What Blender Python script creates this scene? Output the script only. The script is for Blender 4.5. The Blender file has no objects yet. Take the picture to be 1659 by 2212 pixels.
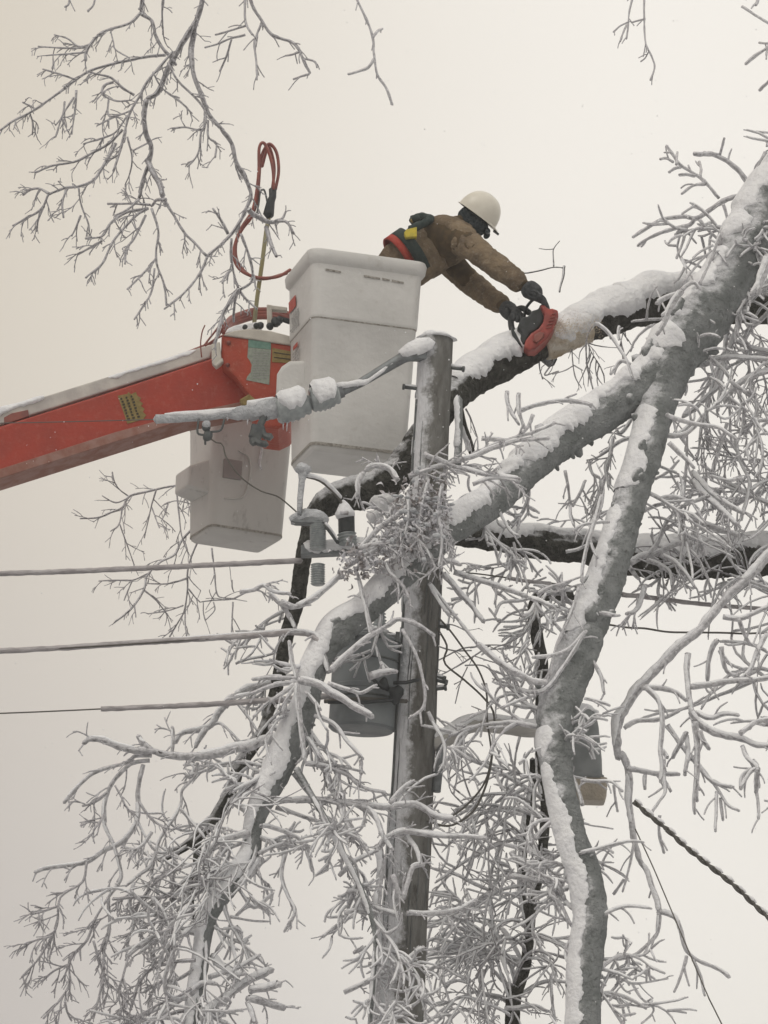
import bpy, bmesh, math, random
from mathutils import Vector, Matrix, noise
random.seed(11)
S = bpy.context.scene
COL = S.collection
R = math.radians

# ------------------------------------------------------------------ camera
F = 7258.0; CX, CY = 829.5, 1106.0          # focal length and centre in reference units (1659 x 2212)
CAM = Vector((0, 0, 1.7))
CROT = Matrix.Rotation(R(106.0), 3, 'X') @ Matrix.Rotation(R(2.0), 3, 'Z')
cd = bpy.data.cameras.new("camera"); cam = bpy.data.objects.new("camera", cd); COL.objects.link(cam)
cam.matrix_world = Matrix.Translation(CAM) @ CROT.to_4x4()
cd.sensor_fit = 'VERTICAL'; cd.sensor_height = 36.0; cd.lens = 36.0 * F / 2212.0
cd.clip_start = 0.5; cd.clip_end = 2000
S.camera = cam
S.render.resolution_x = 768; S.render.resolution_y = 1024
CRT = CROT @ Vector((1, 0, 0)); CUP = CROT @ Vector((0, 1, 0)); CFW = CROT @ Vector((0, 0, -1))

# ------------------------------------------------------------------ world (overcast winter sky)
w = bpy.data.worlds.new("World"); S.world = w; w.use_nodes = True
nt = w.node_tree; nt.nodes.clear()
def N(t, **k):
    n = nt.nodes.new(t)
    for a, b in k.items(): setattr(n, a, b)
    return n
out = N('ShaderNodeOutputWorld'); bg = N('ShaderNodeBackground'); bg.inputs[1].default_value = 0.11111
sky = N('ShaderNodeTexSky', sky_type='NISHITA', sun_disc=False); sky.sun_elevation = R(48); sky.sun_rotation = R(205)
tc = N('ShaderNodeTexCoord')
def dotr(v, a, b):
    d = N('ShaderNodeVectorMath', operation='DOT_PRODUCT'); d.inputs[1].default_value = v
    nt.links.new(tc.outputs['Generated'], d.inputs[0])
    m = N('ShaderNodeMapRange', interpolation_type='SMOOTHSTEP'); m.inputs[1].default_value = a; m.inputs[2].default_value = b
    nt.links.new(d.outputs['Value'], m.inputs[0]); return m
mu = dotr(CRT, -0.18, 0.10); mv = dotr((CRT * .8 + CUP * .6), -0.21, -0.02); mw = dotr(CUP, -0.05, 0.2)
cm1 = N('ShaderNodeMix', data_type='RGBA'); cm1.inputs[6].default_value = (5.9, 5.35, 4.5, 1); cm1.inputs[7].default_value = (8.05, 7.75, 7.25, 1)
nt.links.new(mu.outputs[0], cm1.inputs[0])
cm2 = N('ShaderNodeMix', data_type='RGBA', blend_type='MULTIPLY'); cm2.inputs[0].default_value = 1
cr = N('ShaderNodeMix', data_type='RGBA'); cr.inputs[6].default_value = (0.83, 0.83, 0.90, 1); cr.inputs[7].default_value = (1.01, 1.0, 0.985, 1)
nt.links.new(mv.outputs[0], cr.inputs[0]); nt.links.new(cm1.outputs[2], cm2.inputs[6]); nt.links.new(cr.outputs[2], cm2.inputs[7])
nz = N('ShaderNodeTexNoise'); nz.inputs['Scale'].default_value = 5; nz.inputs['Detail'].default_value = 2
nt.links.new(tc.outputs['Generated'], nz.inputs['Vector'])
mr = N('ShaderNodeMapRange'); mr.inputs[3].default_value = 0.95; mr.inputs[4].default_value = 1.05; nt.links.new(nz.outputs[0], mr.inputs[0])
cm3 = N('ShaderNodeMix', data_type='RGBA', blend_type='MULTIPLY'); cm3.inputs[0].default_value = 1
nt.links.new(cm2.outputs[2], cm3.inputs[6]); nt.links.new(mr.outputs[0], cm3.inputs[7])
cm4 = N('ShaderNodeMix', data_type='RGBA'); cm4.inputs[0].default_value = 0.04
nt.links.new(cm3.outputs[2], cm4.inputs[6]); nt.links.new(sky.outputs[0], cm4.inputs[7])
nt.links.new(cm4.outputs[2], bg.inputs[0]); nt.links.new(bg.outputs[0], out.inputs[0])
sd = bpy.data.lights.new("sun", 'SUN'); sd.energy = 0.8; sd.angle = R(25); sd.color = (1, 0.96, 0.9)
so = bpy.data.objects.new("sun", sd); COL.objects.link(so)
so.rotation_euler = Vector((-0.45, -0.5, 0.8)).to_track_quat('Z', 'Y').to_euler()
S.view_settings.view_transform = 'Standard'; S.view_settings.look = 'None'; S.view_settings.exposure = 0.10; S.view_settings.gamma = 1
try: S.cycles.transparent_max_bounces = 24
except Exception: pass

# ------------------------------------------------------------------ pixel ray helpers (reference units)
CR = {0: (0, 0, 1), 1: (0, 0, 2.0), 2: (743.1, 345.6, 3.0), 3: (345.6, 518.4, 2.4), 4: (0, 604.9, 2.4), 5: (950.5, 259.2, 2.3414),
      6: (518.4, 950.5, 2.743), 7: (1036.9, 1036.9, 2.6667), 8: (0, 1468.9, 2.1333), 9: (691.3, 1555.3, 1.92), 10: (129.6, 950.5, 2.743),
      11: (1209.7, 1641.7, 3.692), 12: (1209.7, 0, 3.692), 13: (1209.7, 518.4, 3.657), 14: (907.3, 1641.7, 3.84), 15: (907.3, 1080.1, 3.414)}
def K(c, x, y):
    ox, oy, s = CR[c]; return ox + x / s, oy + y / s
def P(x, y, Y, c=0):
    if c: x, y = K(c, x, y)
    v = CROT @ Vector(((x - CX) / F, -(y - CY) / F, -1.0))
    return CAM + v * (Y / v.y)
def mpp(p): return (p - CAM).dot(CFW) / F            # metres per reference unit at p
def proj(p):
    q = CROT.transposed() @ (p - CAM); return (CX + q.x / -q.z * F, CY - q.y / -q.z * F)

# ------------------------------------------------------------------ materials
def mat(name, base, rough=0.7, spec=0.3, metal=0.0, noise_sc=None, c2=None, bump=0.0, bump_sc=None, lo=0.4, hi=0.6, stretch=None, detail=6, c3=None, c3_sc=40, c3_lo=.6, c3_hi=.68, frost=None):
    m = bpy.data.materials.new(name); m.use_nodes = True; t = m.node_tree; b = t.nodes['Principled BSDF']
    b.inputs['Base Color'].default_value = (*base, 1); b.inputs['Roughness'].default_value = rough
    b.inputs['Specular IOR Level'].default_value = spec; b.inputs['Metallic'].default_value = metal
    co = t.nodes.new('ShaderNodeTexCoord'); mp = t.nodes.new('ShaderNodeMapping'); t.links.new(co.outputs['Object'], mp.inputs[0])
    if stretch: mp.inputs['Scale'].default_value = stretch
    col = None
    if noise_sc:
        n = t.nodes.new('ShaderNodeTexNoise'); n.inputs['Scale'].default_value = noise_sc; n.inputs['Detail'].default_value = detail
        t.links.new(mp.outputs[0], n.inputs['Vector'])
        r = t.nodes.new('ShaderNodeMapRange'); r.inputs[1].default_value = lo; r.inputs[2].default_value = hi; t.links.new(n.outputs[0], r.inputs[0])
        x = t.nodes.new('ShaderNodeMix'); x.data_type = 'RGBA'; x.inputs[6].default_value = (*base, 1); x.inputs[7].default_value = (*(c2 or base), 1)
        t.links.new(r.outputs[0], x.inputs[0]); col = x
    if c3:
        n = t.nodes.new('ShaderNodeTexNoise'); n.inputs['Scale'].default_value = c3_sc; n.inputs['Detail'].default_value = 8; n.inputs['Roughness'].default_value = 0.7
        t.links.new(mp.outputs[0], n.inputs['Vector'])
        r = t.nodes.new('ShaderNodeMapRange'); r.inputs[1].default_value = c3_lo; r.inputs[2].default_value = c3_hi; t.links.new(n.outputs[0], r.inputs[0])
        x = t.nodes.new('ShaderNodeMix'); x.data_type = 'RGBA'; x.inputs[6].default_value = (*base, 1); x.inputs[7].default_value = (*c3, 1)
        if col: t.links.new(col.outputs[2], x.inputs[6])
        t.links.new(r.outputs[0], x.inputs[0]); col = x
    if frost:       # rime stuck to the windward and upper sides, by the surface's own direction
        ge = t.nodes.new('ShaderNodeNewGeometry'); dp = t.nodes.new('ShaderNodeVectorMath'); dp.operation = 'DOT_PRODUCT'; dp.inputs[1].default_value = frost[3] if len(frost) > 3 else (-0.55, -0.45, 0.70)
        t.links.new(ge.outputs['Normal'], dp.inputs[0])
        n = t.nodes.new('ShaderNodeTexNoise'); n.inputs['Scale'].default_value = frost[2]; n.inputs['Detail'].default_value = 9; n.inputs['Roughness'].default_value = 0.72; t.links.new(co.outputs['Object'], n.inputs['Vector'])
        ma = t.nodes.new('ShaderNodeMath'); ma.operation = 'MULTIPLY_ADD'; ma.inputs[1].default_value = frost[1]; t.links.new(n.outputs[0], ma.inputs[0]); t.links.new(dp.outputs['Value'], ma.inputs[2])
        r = t.nodes.new('ShaderNodeMapRange'); th = frost[0] + frost[1] * .5; r.inputs[1].default_value = th - .16; r.inputs[2].default_value = th + .22; t.links.new(ma.outputs[0], r.inputs[0])
        x = t.nodes.new('ShaderNodeMix'); x.data_type = 'RGBA'; x.inputs[7].default_value = (0.66, 0.67, 0.70, 1); t.links.new(r.outputs[0], x.inputs[0])
        if col: t.links.new(col.outputs[2], x.inputs[6])
        else: x.inputs[6].default_value = (*base, 1)
        col = x
    if col: t.links.new(col.outputs[2], b.inputs['Base Color'])
    if bump:
        n = t.nodes.new('ShaderNodeTexNoise'); n.inputs['Scale'].default_value = bump_sc or 30; n.inputs['Detail'].default_value = 6
        t.links.new(mp.outputs[0], n.inputs['Vector'])
        bp = t.nodes.new('ShaderNodeBump'); bp.inputs['Strength'].default_value = bump; bp.inputs['Distance'].default_value = 0.03
        t.links.new(n.outputs[0], bp.inputs['Height']); t.links.new(bp.outputs[0], b.inputs['Normal'])
    return m
M = {}
M['bark'] = mat('frosted_grey_bark', (0.185, 0.20, 0.20), 0.8, 0.25, 0, 9, (0.27, 0.285, 0.29), 1.0, 38, .38, .62, c3=(0.055, 0.06, 0.06), c3_sc=20, c3_lo=.58, c3_hi=.76, frost=(.66, 1.5, 9))
M['barkdark'] = mat('dark_furrowed_bark', (0.03, 0.03, 0.026), 0.85, 0.25, 0, 24, (0.085, 0.085, 0.075), 1.0, 60, .42, .66, frost=(.62, 1.2, 11, (-.15, -.25, .95)))
M['twig'] = mat('twig_bark', (0.06, 0.055, 0.057), 0.55, 0.5, 0, 30, (0.13, 0.12, 0.13), 0.3, 90, frost=(.35, 1.2, 30))
M['twigdark'] = mat('dark_twig_bark', (0.032, 0.03, 0.03), 0.6, 0.4, 0, 30, (0.075, 0.07, 0.07), 0.3, 90, frost=(.55, 1.2, 30))
M['twiggrey'] = mat('frosted_twig_bark', (0.075, 0.07, 0.073), 0.5, 0.5, 0, 25, (0.22, 0.21, 0.22), 0.3, 90, frost=(.3, 1.2, 25))
M['snow'] = mat('snow', (0.87, 0.88, 0.90), 0.85, 0.2, 0, 14, (0.78, 0.79, 0.82), 0.6, 30, .35, .65)
M['rime'] = mat('rime', (0.62, 0.64, 0.67), 0.6, 0.4, 0, 22, (0.46, 0.48, 0.51), 0.8, 60, .35, .65)
def ice_mat(name, tint, fac):
    m = bpy.data.materials.new(name); m.use_nodes = True; t = m.node_tree; b = t.nodes['Principled BSDF']; o = t.nodes['Material Output']
    b.inputs['Base Color'].default_value = (*tint, 1); b.inputs['Roughness'].default_value = 0.22; b.inputs['Specular IOR Level'].default_value = 0.8
    co = t.nodes.new('ShaderNodeTexCoord'); n = t.nodes.new('ShaderNodeTexNoise'); n.inputs['Scale'].default_value = 42; n.inputs['Detail'].default_value = 4
    t.links.new(co.outputs['Object'], n.inputs['Vector'])
    bp = t.nodes.new('ShaderNodeBump'); bp.inputs['Strength'].default_value = 0.6; bp.inputs['Distance'].default_value = 0.01
    t.links.new(n.outputs[0], bp.inputs['Height']); t.links.new(bp.outputs[0], b.inputs['Normal'])
    tr = t.nodes.new('ShaderNodeBsdfTransparent'); tr.inputs[0].default_value = (0.95, 0.955, 0.965, 1)
    lw = t.nodes.new('ShaderNodeLayerWeight'); lw.inputs[0].default_value = 0.28; t.links.new(bp.outputs[0], lw.inputs['Normal'])
    cx = t.nodes.new('ShaderNodeMix'); cx.data_type = 'RGBA'; cx.inputs[6].default_value = (*tint, 1); cx.inputs[7].default_value = (tint[0] * .45, tint[1] * .44, tint[2] * .46, 1); t.links.new(lw.outputs['Facing'], cx.inputs[0]); t.links.new(cx.outputs[2], b.inputs['Base Color'])  # edges tinted darker in the colour, imitating refraction in clear ice
    mr = t.nodes.new('ShaderNodeMapRange'); mr.inputs[1].default_value = 0.33; mr.inputs[2].default_value = 0.68; mr.inputs[3].default_value = fac - .2; mr.inputs[4].default_value = fac + .25
    t.links.new(n.outputs[0], mr.inputs[0])
    ad = t.nodes.new('ShaderNodeMath'); ad.operation = 'ADD'; ad.use_clamp = True; t.links.new(lw.outputs['Facing'], ad.inputs[0]); t.links.new(mr.outputs[0], ad.inputs[1])
    x = t.nodes.new('ShaderNodeMixShader'); t.links.new(ad.outputs[0], x.inputs[0]); t.links.new(tr.outputs[0], x.inputs[1]); t.links.new(b.outputs[0], x.inputs[2])
    t.links.new(x.outputs[0], o.inputs[0]); return m
M['ice'] = ice_mat('clear_ice', (0.66, 0.65, 0.68), 0.30)
M['icew'] = ice_mat('milky_ice', (0.80, 0.80, 0.83), 0.46)
M['pole'] = mat('weathered_pole_wood', (0.135, 0.132, 0.124), 1.0, 0.05, 0, 20, (0.205, 0.205, 0.197), 1.0, 45, .36, .64, stretch=(1, 1, .28), c3=(0.06, 0.056, 0.05), c3_sc=15, c3_lo=.58, c3_hi=.70, frost=(.62, 1.6, 14, (-.9, -.45, 0)))
M['bucket'] = mat('white_fibreglass', (0.68, 0.675, 0.66), 0.5, 0.35, 0, 3.5, (0.57, 0.565, 0.55), 0.2, 20, .3, .7, c3=(0.44, 0.42, 0.385), c3_sc=9, c3_lo=.58, c3_hi=.85)
M['bucketb'] = mat('greyed_fibreglass', (0.58, 0.57, 0.55), 0.55, 0.3, 0, 4, (0.50, 0.49, 0.475), 0.2, 20, .3, .7, stretch=(1, 1, .4), c3=(0.28, 0.265, 0.255), c3_sc=14, c3_lo=.58, c3_hi=.76)
M['seam'] = mat('grimy_seam', (0.24, 0.225, 0.20), 0.8, 0.2, 0, 60, (0.40, 0.38, 0.35), 0.3, 80, .4, .6)
M['boom'] = mat('red_boom_paint', (0.40, 0.050, 0.030), 0.5, 0.3, 0, 5, (0.33, 0.048, 0.032), 0.15, 40, .35, .65, c3=(0.42, 0.12, 0.09), c3_sc=24, c3_lo=.52, c3_hi=.80)
M['flange'] = mat('frost_dulled_flange', (0.34, 0.20, 0.17), 0.7, 0.2, 0, 12, (0.28, 0.13, 0.10), 0.2, 40)
M['orange'] = mat('orange_red_paint', (0.41, 0.062, 0.032), 0.5, 0.3, 0, 6, (0.34, 0.058, 0.034), 0.15, 40, .35, .65, c3=(0.48, 0.18, 0.12), c3_sc=24, c3_lo=.54, c3_hi=.80)
M['cream'] = mat('off_white_plastic', (0.60, 0.57, 0.51), 0.5, 0.3, 0, 8, (0.50, 0.47, 0.42), 0.1, 40)
M['channel'] = mat('pale_boom_cover', (0.60, 0.57, 0.53), 0.55, 0.3, 0, 5, (0.47, 0.44, 0.42), 0.15, 30)
M['decalg'] = mat('grey_green_sticker', (0.33, 0.36, 0.31), 0.6, 0.2, 0, 60, (0.24, 0.27, 0.23), 0, None, .35, .65)
M['decalt'] = mat('teal_sticker', (0.13, 0.24, 0.20), 0.6, 0.2, 0, 40, (0.17, 0.29, 0.24))
M['decalo'] = mat('olive_sticker', (0.22, 0.165, 0.06), 0.6, 0.2, 0, 40, (0.28, 0.21, 0.08))
M['decald'] = mat('dark_print', (0.06, 0.05, 0.035), 0.6, 0.2)
M['decalr'] = mat('red_print', (0.45, 0.10, 0.08), 0.6, 0.2)
M['decalp'] = mat('faded_grey_print', (0.33, 0.33, 0.33), 0.6, 0.2)
M['hose'] = mat('red_brown_hose', (0.27, 0.075, 0.055), 0.4, 0.5, 0, 20, (0.20, 0.06, 0.05))
M['rubber'] = mat('black_rubber', (0.025, 0.03, 0.032), 0.5, 0.4, 0, 30, (0.04, 0.045, 0.05))
M['latch'] = mat('brown_grey_plate', (0.30, 0.26, 0.255), 0.6, 0.3, 0, 10, (0.26, 0.23, 0.225))
M['olive'] = mat('olive_stick', (0.24, 0.21, 0.09), 0.45, 0.4, 0, 12, (0.30, 0.28, 0.18), stretch=(1, 1, .3))
M['steel'] = mat('galvanised_steel', (0.22, 0.24, 0.25), 0.5, 0.5, 0.4, 20, (0.16, 0.17, 0.18), 0.2, 60)
M['steeld'] = mat('dark_steel', (0.07, 0.08, 0.085), 0.5, 0.5, 0.2, 20, (0.12, 0.13, 0.13), 0.2, 60)
M['tank'] = mat('transformer_grey_paint', (0.15, 0.165, 0.175), 0.5, 0.4, 0, 6, (0.20, 0.22, 0.23), 0.1, 30, c3=(0.34, 0.36, 0.37), c3_sc=18, c3_lo=.66, c3_hi=.74)
M['porc'] = mat('grey_porcelain', (0.28, 0.31, 0.32), 0.25, 0.6, 0, 30, (0.36, 0.39, 0.40), 0.1, 30)
M['wire'] = mat('dark_wire', (0.10, 0.095, 0.085), 0.5, 0.4)
M['wireice'] = mat('iced_wire', (0.42, 0.40, 0.41), 0.35, 0.6, 0, 30, (0.30, 0.28, 0.29), 0.4, 60, stretch=(.4, 1, 1))
M['lamp'] = mat('luminaire_grey', (0.17, 0.185, 0.19), 0.5, 0.4, 0, 10, (0.22, 0.235, 0.24))
M['lens'] = mat('beige_refractor', (0.42, 0.37, 0.30), 0.35, 0.5, 0, 20, (0.36, 0.32, 0.26), 0.4, 70)
M['alu'] = mat('frosted_aluminium_arm', (0.42, 0.41, 0.39), 0.5, 0.4, 0.1, 10, (0.50, 0.49, 0.47), 0.2, 30, stretch=(.3, 1, 1))
M['jacket'] = mat('tan_work_jacket', (0.235, 0.180, 0.120), 0.95, 0.1, 0, 10, (0.145, 0.110, 0.077), 0.7, 30, .35, .65, c3=(0.30, 0.27, 0.235), c3_sc=48, c3_lo=.54, c3_hi=.74)
M['trous'] = mat('brown_trousers', (0.12, 0.085, 0.05), 0.95, 0.1, 0, 20, (0.08, 0.06, 0.04))
M['glove'] = mat('dark_glove', (0.040, 0.045, 0.05), 0.8, 0.2, 0, 30, (0.075, 0.08, 0.085), 0.5, 60)
M['hood'] = mat('charcoal_hood', (0.035, 0.045, 0.052), 0.95, 0.1, 0, 40, (0.06, 0.072, 0.08), 0.8, 60)
M['hat'] = mat('white_hard_hat', (0.72, 0.69, 0.61), 0.35, 0.4, 0, 6, (0.66, 0.63, 0.55))
M['skin'] = mat('skin', (0.45, 0.27, 0.19), 0.6, 0.3)
M['goggle'] = mat('smoked_lens', (0.03, 0.045, 0.06), 0.15, 0.7)
M['yel'] = mat('yellow_webbing', (0.62, 0.50, 0.07), 0.8, 0.2, 0, 40, (0.5, 0.42, 0.08))
M['redw'] = mat('red_webbing', (0.40, 0.075, 0.055), 0.8, 0.2, 0, 40, (0.38, 0.05, 0.04))
M['navy'] = mat('dark_green_webbing', (0.03, 0.045, 0.044), 0.8, 0.2, 0, 40, (0.045, 0.06, 0.058))
M['saw'] = mat('orange_saw_housing', (0.38, 0.065, 0.05), 0.45, 0.4, 0, 20, (0.26, 0.05, 0.042), 0.1, 40)
M['sawdust'] = mat('sawdust', (0.62, 0.54, 0.43), 0.9, 0.1, 0, 30, (0.52, 0.44, 0.34))
M['sawn'] = mat('sawdust_crusted_bark', (0.46, 0.37, 0.26), 0.95, 0.1, 0, 12, (0.66, 0.62, 0.55), 0.7, 50, .35, .65, c3=(0.12, 0.10, 0.07), c3_sc=18, c3_lo=.60, c3_hi=.72)
M['leaf'] = mat('dead_leaf', (0.27, 0.245, 0.245), 0.5, 0.5, 0, 12, (0.62, 0.62, 0.66), 0.5, 50, .42, .56)
M['ground'] = mat('snow_ground', (0.58, 0.58, 0.60), 0.9, 0.2, 0, 0.3, (0.30, 0.30, 0.31), 0.6, 3, .38, .62)

# ------------------------------------------------------------------ object helpers
def tag(o, label=None, cat=None, group=None, kind=None):
    if label: o['label'] = label
    if cat: o['category'] = cat
    if group: o['group'] = group
    if kind: o['kind'] = kind
    return o
def thing(name, loc, label, cat, group=None):
    o = bpy.data.objects.new(name, None); o.empty_display_size = .1; COL.objects.link(o); o.location = loc
    return tag(o, label, cat, group)
BASE = {}
def abspos(o):
    p = Vector((0, 0, 0))
    while o is not None: p = p + o.location; o = o.parent
    return p
class MB:
    def __init__(s): s.v = []; s.f = []
    def ring(s, pts): i = len(s.v); s.v.extend(pts); return list(range(i, i + len(pts)))
    def bridge(s, a, b, closed=True):
        n = len(a)
        for i in range(n if closed else n - 1):
            j = (i + 1) % n; s.f.append((a[i], a[j], b[j], b[i]))
    def cap(s, a, flip=False): s.f.append(tuple(a if flip else reversed(a)))
    def tube(s, pts, rad, n=6, amp=0.0, freq=20, tip=True, sq=None, furrow=0):
        if len(pts) < 2: return
        prev = None; u = None; L = len(pts)
        for i, p in enumerate(pts):
            t = (pts[min(i + 1, L - 1)] - pts[max(i - 1, 0)])
            if t.length < 1e-9: t = Vector((0, 0, 1))
            t.normalize()
            if u is None:
                u = t.cross(Vector((0.31, 0.9, 0.27))).normalized()
            else:
                u = (u - t * u.dot(t)); u = u.normalized() if u.length > 1e-6 else t.orthogonal().normalized()
            v = t.cross(u); r = rad[i]; ps = []
            for k in range(n):
                a = 2 * math.pi * k / n; d = u * math.cos(a) + v * math.sin(a); rr = r
                if amp:
                    q = p * freq + d * (r * freq * 1.0); rr = r * (1 + amp * noise.noise(q) + amp * .5 * noise.noise(q * 2.7) + (amp * .35 * noise.noise(q * 6.1) if furrow else 0))
                    if furrow: rr += furrow * r * noise.noise(Vector((p.x * 4, p.z * 4, a * 5.5))) 
                ps.append(p + d * rr)
            rg = s.ring(ps)
            if prev is None: s.cap(rg)
            else: s.bridge(prev, rg)
            prev = rg
        if tip:
            c = len(s.v); s.v.append(pts[-1] + t * rad[-1] * .8)
            for k in range(n): s.f.append((prev[k], prev[(k + 1) % n], c))
        else: s.cap(prev, True)
    def box(s, c, ax, ay, az):
        q = [c + ax * x + ay * y + az * z for z in (-1, 1) for x, y in ((-1, -1), (1, -1), (1, 1), (-1, 1))]
        i = s.ring(q); a, b = i[:4], i[4:]
        s.bridge(a, b); s.cap(a); s.cap(b, True)
    def prism(s, poly, off):
        a = s.ring(poly); b = s.ring([p + off for p in poly]); s.bridge(a, b); s.cap(a); s.cap(b, True)
    def ball(s, c, rx, ry=None, rz=None, X=None, Y=None, Z=None, n=12, m=8, amp=0, z0=-1.0):
        ry = ry or rx; rz = rz or rx; X = X or Vector((1, 0, 0)); Y = Y or Vector((0, 1, 0)); Z = Z or Vector((0, 0, 1)); prev = None
        for j in range(m + 1):
            a = math.asin(z0) + (math.pi / 2 - math.asin(z0)) * j / m; ps = []
            for k in range(n):
                b = 2 * math.pi * k / n
                d = X * (rx * math.cos(a) * math.cos(b)) + Y * (ry * math.cos(a) * math.sin(b)) + Z * (rz * math.sin(a))
                if amp: d = d * (1 + amp * noise.noise((c + d) * 25))
                ps.append(c + d)
            rg = s.ring(ps)
            if prev: s.bridge(prev, rg)
            else: s.cap(rg)
            prev = rg
        s.cap(prev, True)
    def build(s, name, m, parent=None, smooth=True, bevel=0):
        me = bpy.data.meshes.new(name); off = abspos(parent) if parent else Vector((0, 0, 0))
        me.from_pydata([p - off for p in s.v], [], s.f)
        bm = bmesh.new(); bm.from_mesh(me); bmesh.ops.recalc_face_normals(bm, faces=bm.faces)
        if bevel:
            es = [e for e in bm.edges if len(e.link_faces) == 2 and e.calc_face_angle(0) > R(35)]
            rb = bmesh.ops.bevel(bm, geom=es, offset=bevel, segments=3, affect='EDGES', profile=.6)
            bset = set(rb['faces']); smf = [f in bset for f in bm.faces]
        bm.to_mesh(me); bm.free(); me.materials.append(M[m])
        if smooth:
            me.polygons.foreach_set('use_smooth', smf if bevel else [True] * len(me.polygons))
            if smooth == 'auto': me.set_sharp_from_angle(angle=R(40))
        o = bpy.data.objects.new(name, me); COL.objects.link(o)
        if parent: o.parent = parent
        return o
def spline(P_, n=6):
    if len(P_) < 3: 
        return [P_[0].lerp(P_[-1], i / n) for i in range(n + 1)] if len(P_) == 2 else P_
    o = []; Q = [P_[0] * 2 - P_[1]] + P_ + [P_[-1] * 2 - P_[-2]]
    for i in range(1, len(Q) - 2):
        a, b, c, d = Q[i - 1], Q[i], Q[i + 1], Q[i + 2]
        for k in range(n):
            t = k / n; o.append(0.5 * ((2 * b) + (c - a) * t + (2 * a - 5 * b + 4 * c - d) * t * t + (3 * b - a - 3 * c + d) * t ** 3))
    o.append(P_[-1]); return o
def resample(p, step):
    d = [0]
    for i in range(1, len(p)): d.append(d[-1] + (p[i] - p[i - 1]).length)
    n = max(2, int(d[-1] / step)); o = []; j = 0; idx = []
    for k in range(n + 1):
        s = d[-1] * k / n
        while j < len(p) - 2 and d[j + 1] < s: j += 1
        t = (s - d[j]) / max(1e-9, d[j + 1] - d[j]); o.append(p[j].lerp(p[j + 1], min(1, t))); idx.append(j + t)
    return o, idx
def pad(pts):     # 4-tuples (x, y, Y, r) -> spline position + radius
    vs = [P(x, y, Y) for x, y, Y, r in pts]; rs = [Vector((r * mpp(v), 0, 0)) for (x, y, Y, r), v in zip(pts, vs)]
    a = spline(vs, 8); b = [q.x for q in spline(rs, 8)]
    c, idx = resample(a, 0.013)
    rr = []
    for i in idx:
        j = min(int(i), len(b) - 2); rr.append(b[j] + (b[j + 1] - b[j]) * min(1, i - j))
    return c, rr
WIND = Vector((-0.62, -0.38, 1.0)).normalized()
def snowcap(mb, pts, rad, thick=0.35, seed=0.0, cover=75, gap=-0.25, wind=WIND, n=14):
    prev = None
    for i, p in enumerate(pts):
        t = (pts[min(i + 1, len(pts) - 1)] - pts[max(i - 1, 0)]).normalized()
        u = wind - t * wind.dot(t); hl = u.length
        if hl < 0.1: prev = None; continue
        u = u / hl; v = t.cross(u); r = rad[i]
        g = noise.noise(Vector((p.x * 2.3, p.z * 2.3, seed))) + .35 * noise.noise(p * 9 + Vector((seed, 0, 0)))
        am = max(0, min(1, (g - gap) / .22)) * min(1, hl * 1.3)
        am *= min(1, i / 3, (len(pts) - 1 - i) / 3) if len(pts) > 8 else 1
        if am <= 0.02: prev = None; continue
        aL = R(cover) * am ** .5 * (1 + .85 * noise.noise(p * 3.3 + Vector((0, 5, seed))) + .25 * noise.noise(p * 17 + Vector((3, 0, seed))) + .22 * noise.noise(p * 55 + Vector((3, 0, seed))))
        aR = R(cover) * am ** .5 * (1 + .85 * noise.noise(p * 3.3 + Vector((9, 0, seed))) + .25 * noise.noise(p * 17 + Vector((7, 1, seed))) + .22 * noise.noise(p * 55 + Vector((7, 1, seed))))
        ps = []
        for k in range(n + 1):
            q = k / n * 2 - 1; a = q * (aR if q > 0 else aL); h = (1 - q ** 4)
            th = thick * r * am * h * (.75 + .5 * noise.noise(p * 6 + u * q)) + (0.004 if 0 < k < n else -0.2 * r)
            ps.append(p + (u * math.cos(a) + v * math.sin(a)) * (r + th))
        rg = mb.ring(ps)
        if prev: mb.bridge(prev, rg, False)
        prev = rg
# ------------------------------------------------------------------ ground
g = MB()
gn = 40
for j in range(gn + 1):
    for i in range(gn + 1):
        x = (i / gn * 2 - 1); y = (j / gn * 2 - 1); x = x * abs(x) * 300; y = y * abs(y) * 300 + 20
        g.v.append(Vector((x, y, 0.35 * noise.noise(Vector((x * .06, y * .06, 0))))))
for j in range(gn):
    for i in range(gn):
        a = j * (gn + 1) + i; g.f.append((a, a + 1, a + gn + 2, a + gn + 1))
tag(g.build('ground', 'ground'), kind='structure')

# ------------------------------------------------------------------ utility pole
PY_ = 19.0
ptop = P(942, 733, PY_); pbot = P(863, 2212, PY_); ax = (ptop - pbot).normalized()
pole = thing('utility_pole', pbot - ax * (pbot.z / ax.z), 'tall weathered wooden power pole leaning slightly, its flat top capped with snow', 'pole')
base = pole.location.copy()
LN = (ptop - base).length
def on_pole(y):
    a, b = 0.0, LN
    for _ in range(40):
        m = (a + b) / 2
        if proj(base + ax * m)[1] > y: a = m
        else: b = m
    return base + ax * a
def prad(p): t = (p - base).length / LN; return 0.165 + (0.102 - 0.165) * t
mb = MB(); pp = [base + ax * (LN * i / 160) for i in range(161)]
mb.tube(pp, [prad(p) for p in pp], 40, amp=.035, freq=2.2, tip=False)
mb.build('shaft', 'pole', pole)
mb = MB()                                  # long drying checks and raised splinters down the shaft
rs = random.Random(4)
for i in range(34):
    a = rs.uniform(-2.9, -0.2); z0 = rs.uniform(LN * .3, LN - 1.3); ln = rs.uniform(.25, 1.1); pts = []
    for k in range(9):
        c = base + ax * (z0 + ln * k / 8); aa = a + .05 * noise.noise(c * 5)
        pts.append(c + Vector((math.cos(aa), math.sin(aa), 0)) * (prad(c) + .001))
    mb.tube(pts, [.0026 * math.sin(math.pi * (k + .5) / 9) + .0006 for k in range(9)], 5)
mb.build('drying_crack', 'steeld', pole)
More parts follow.
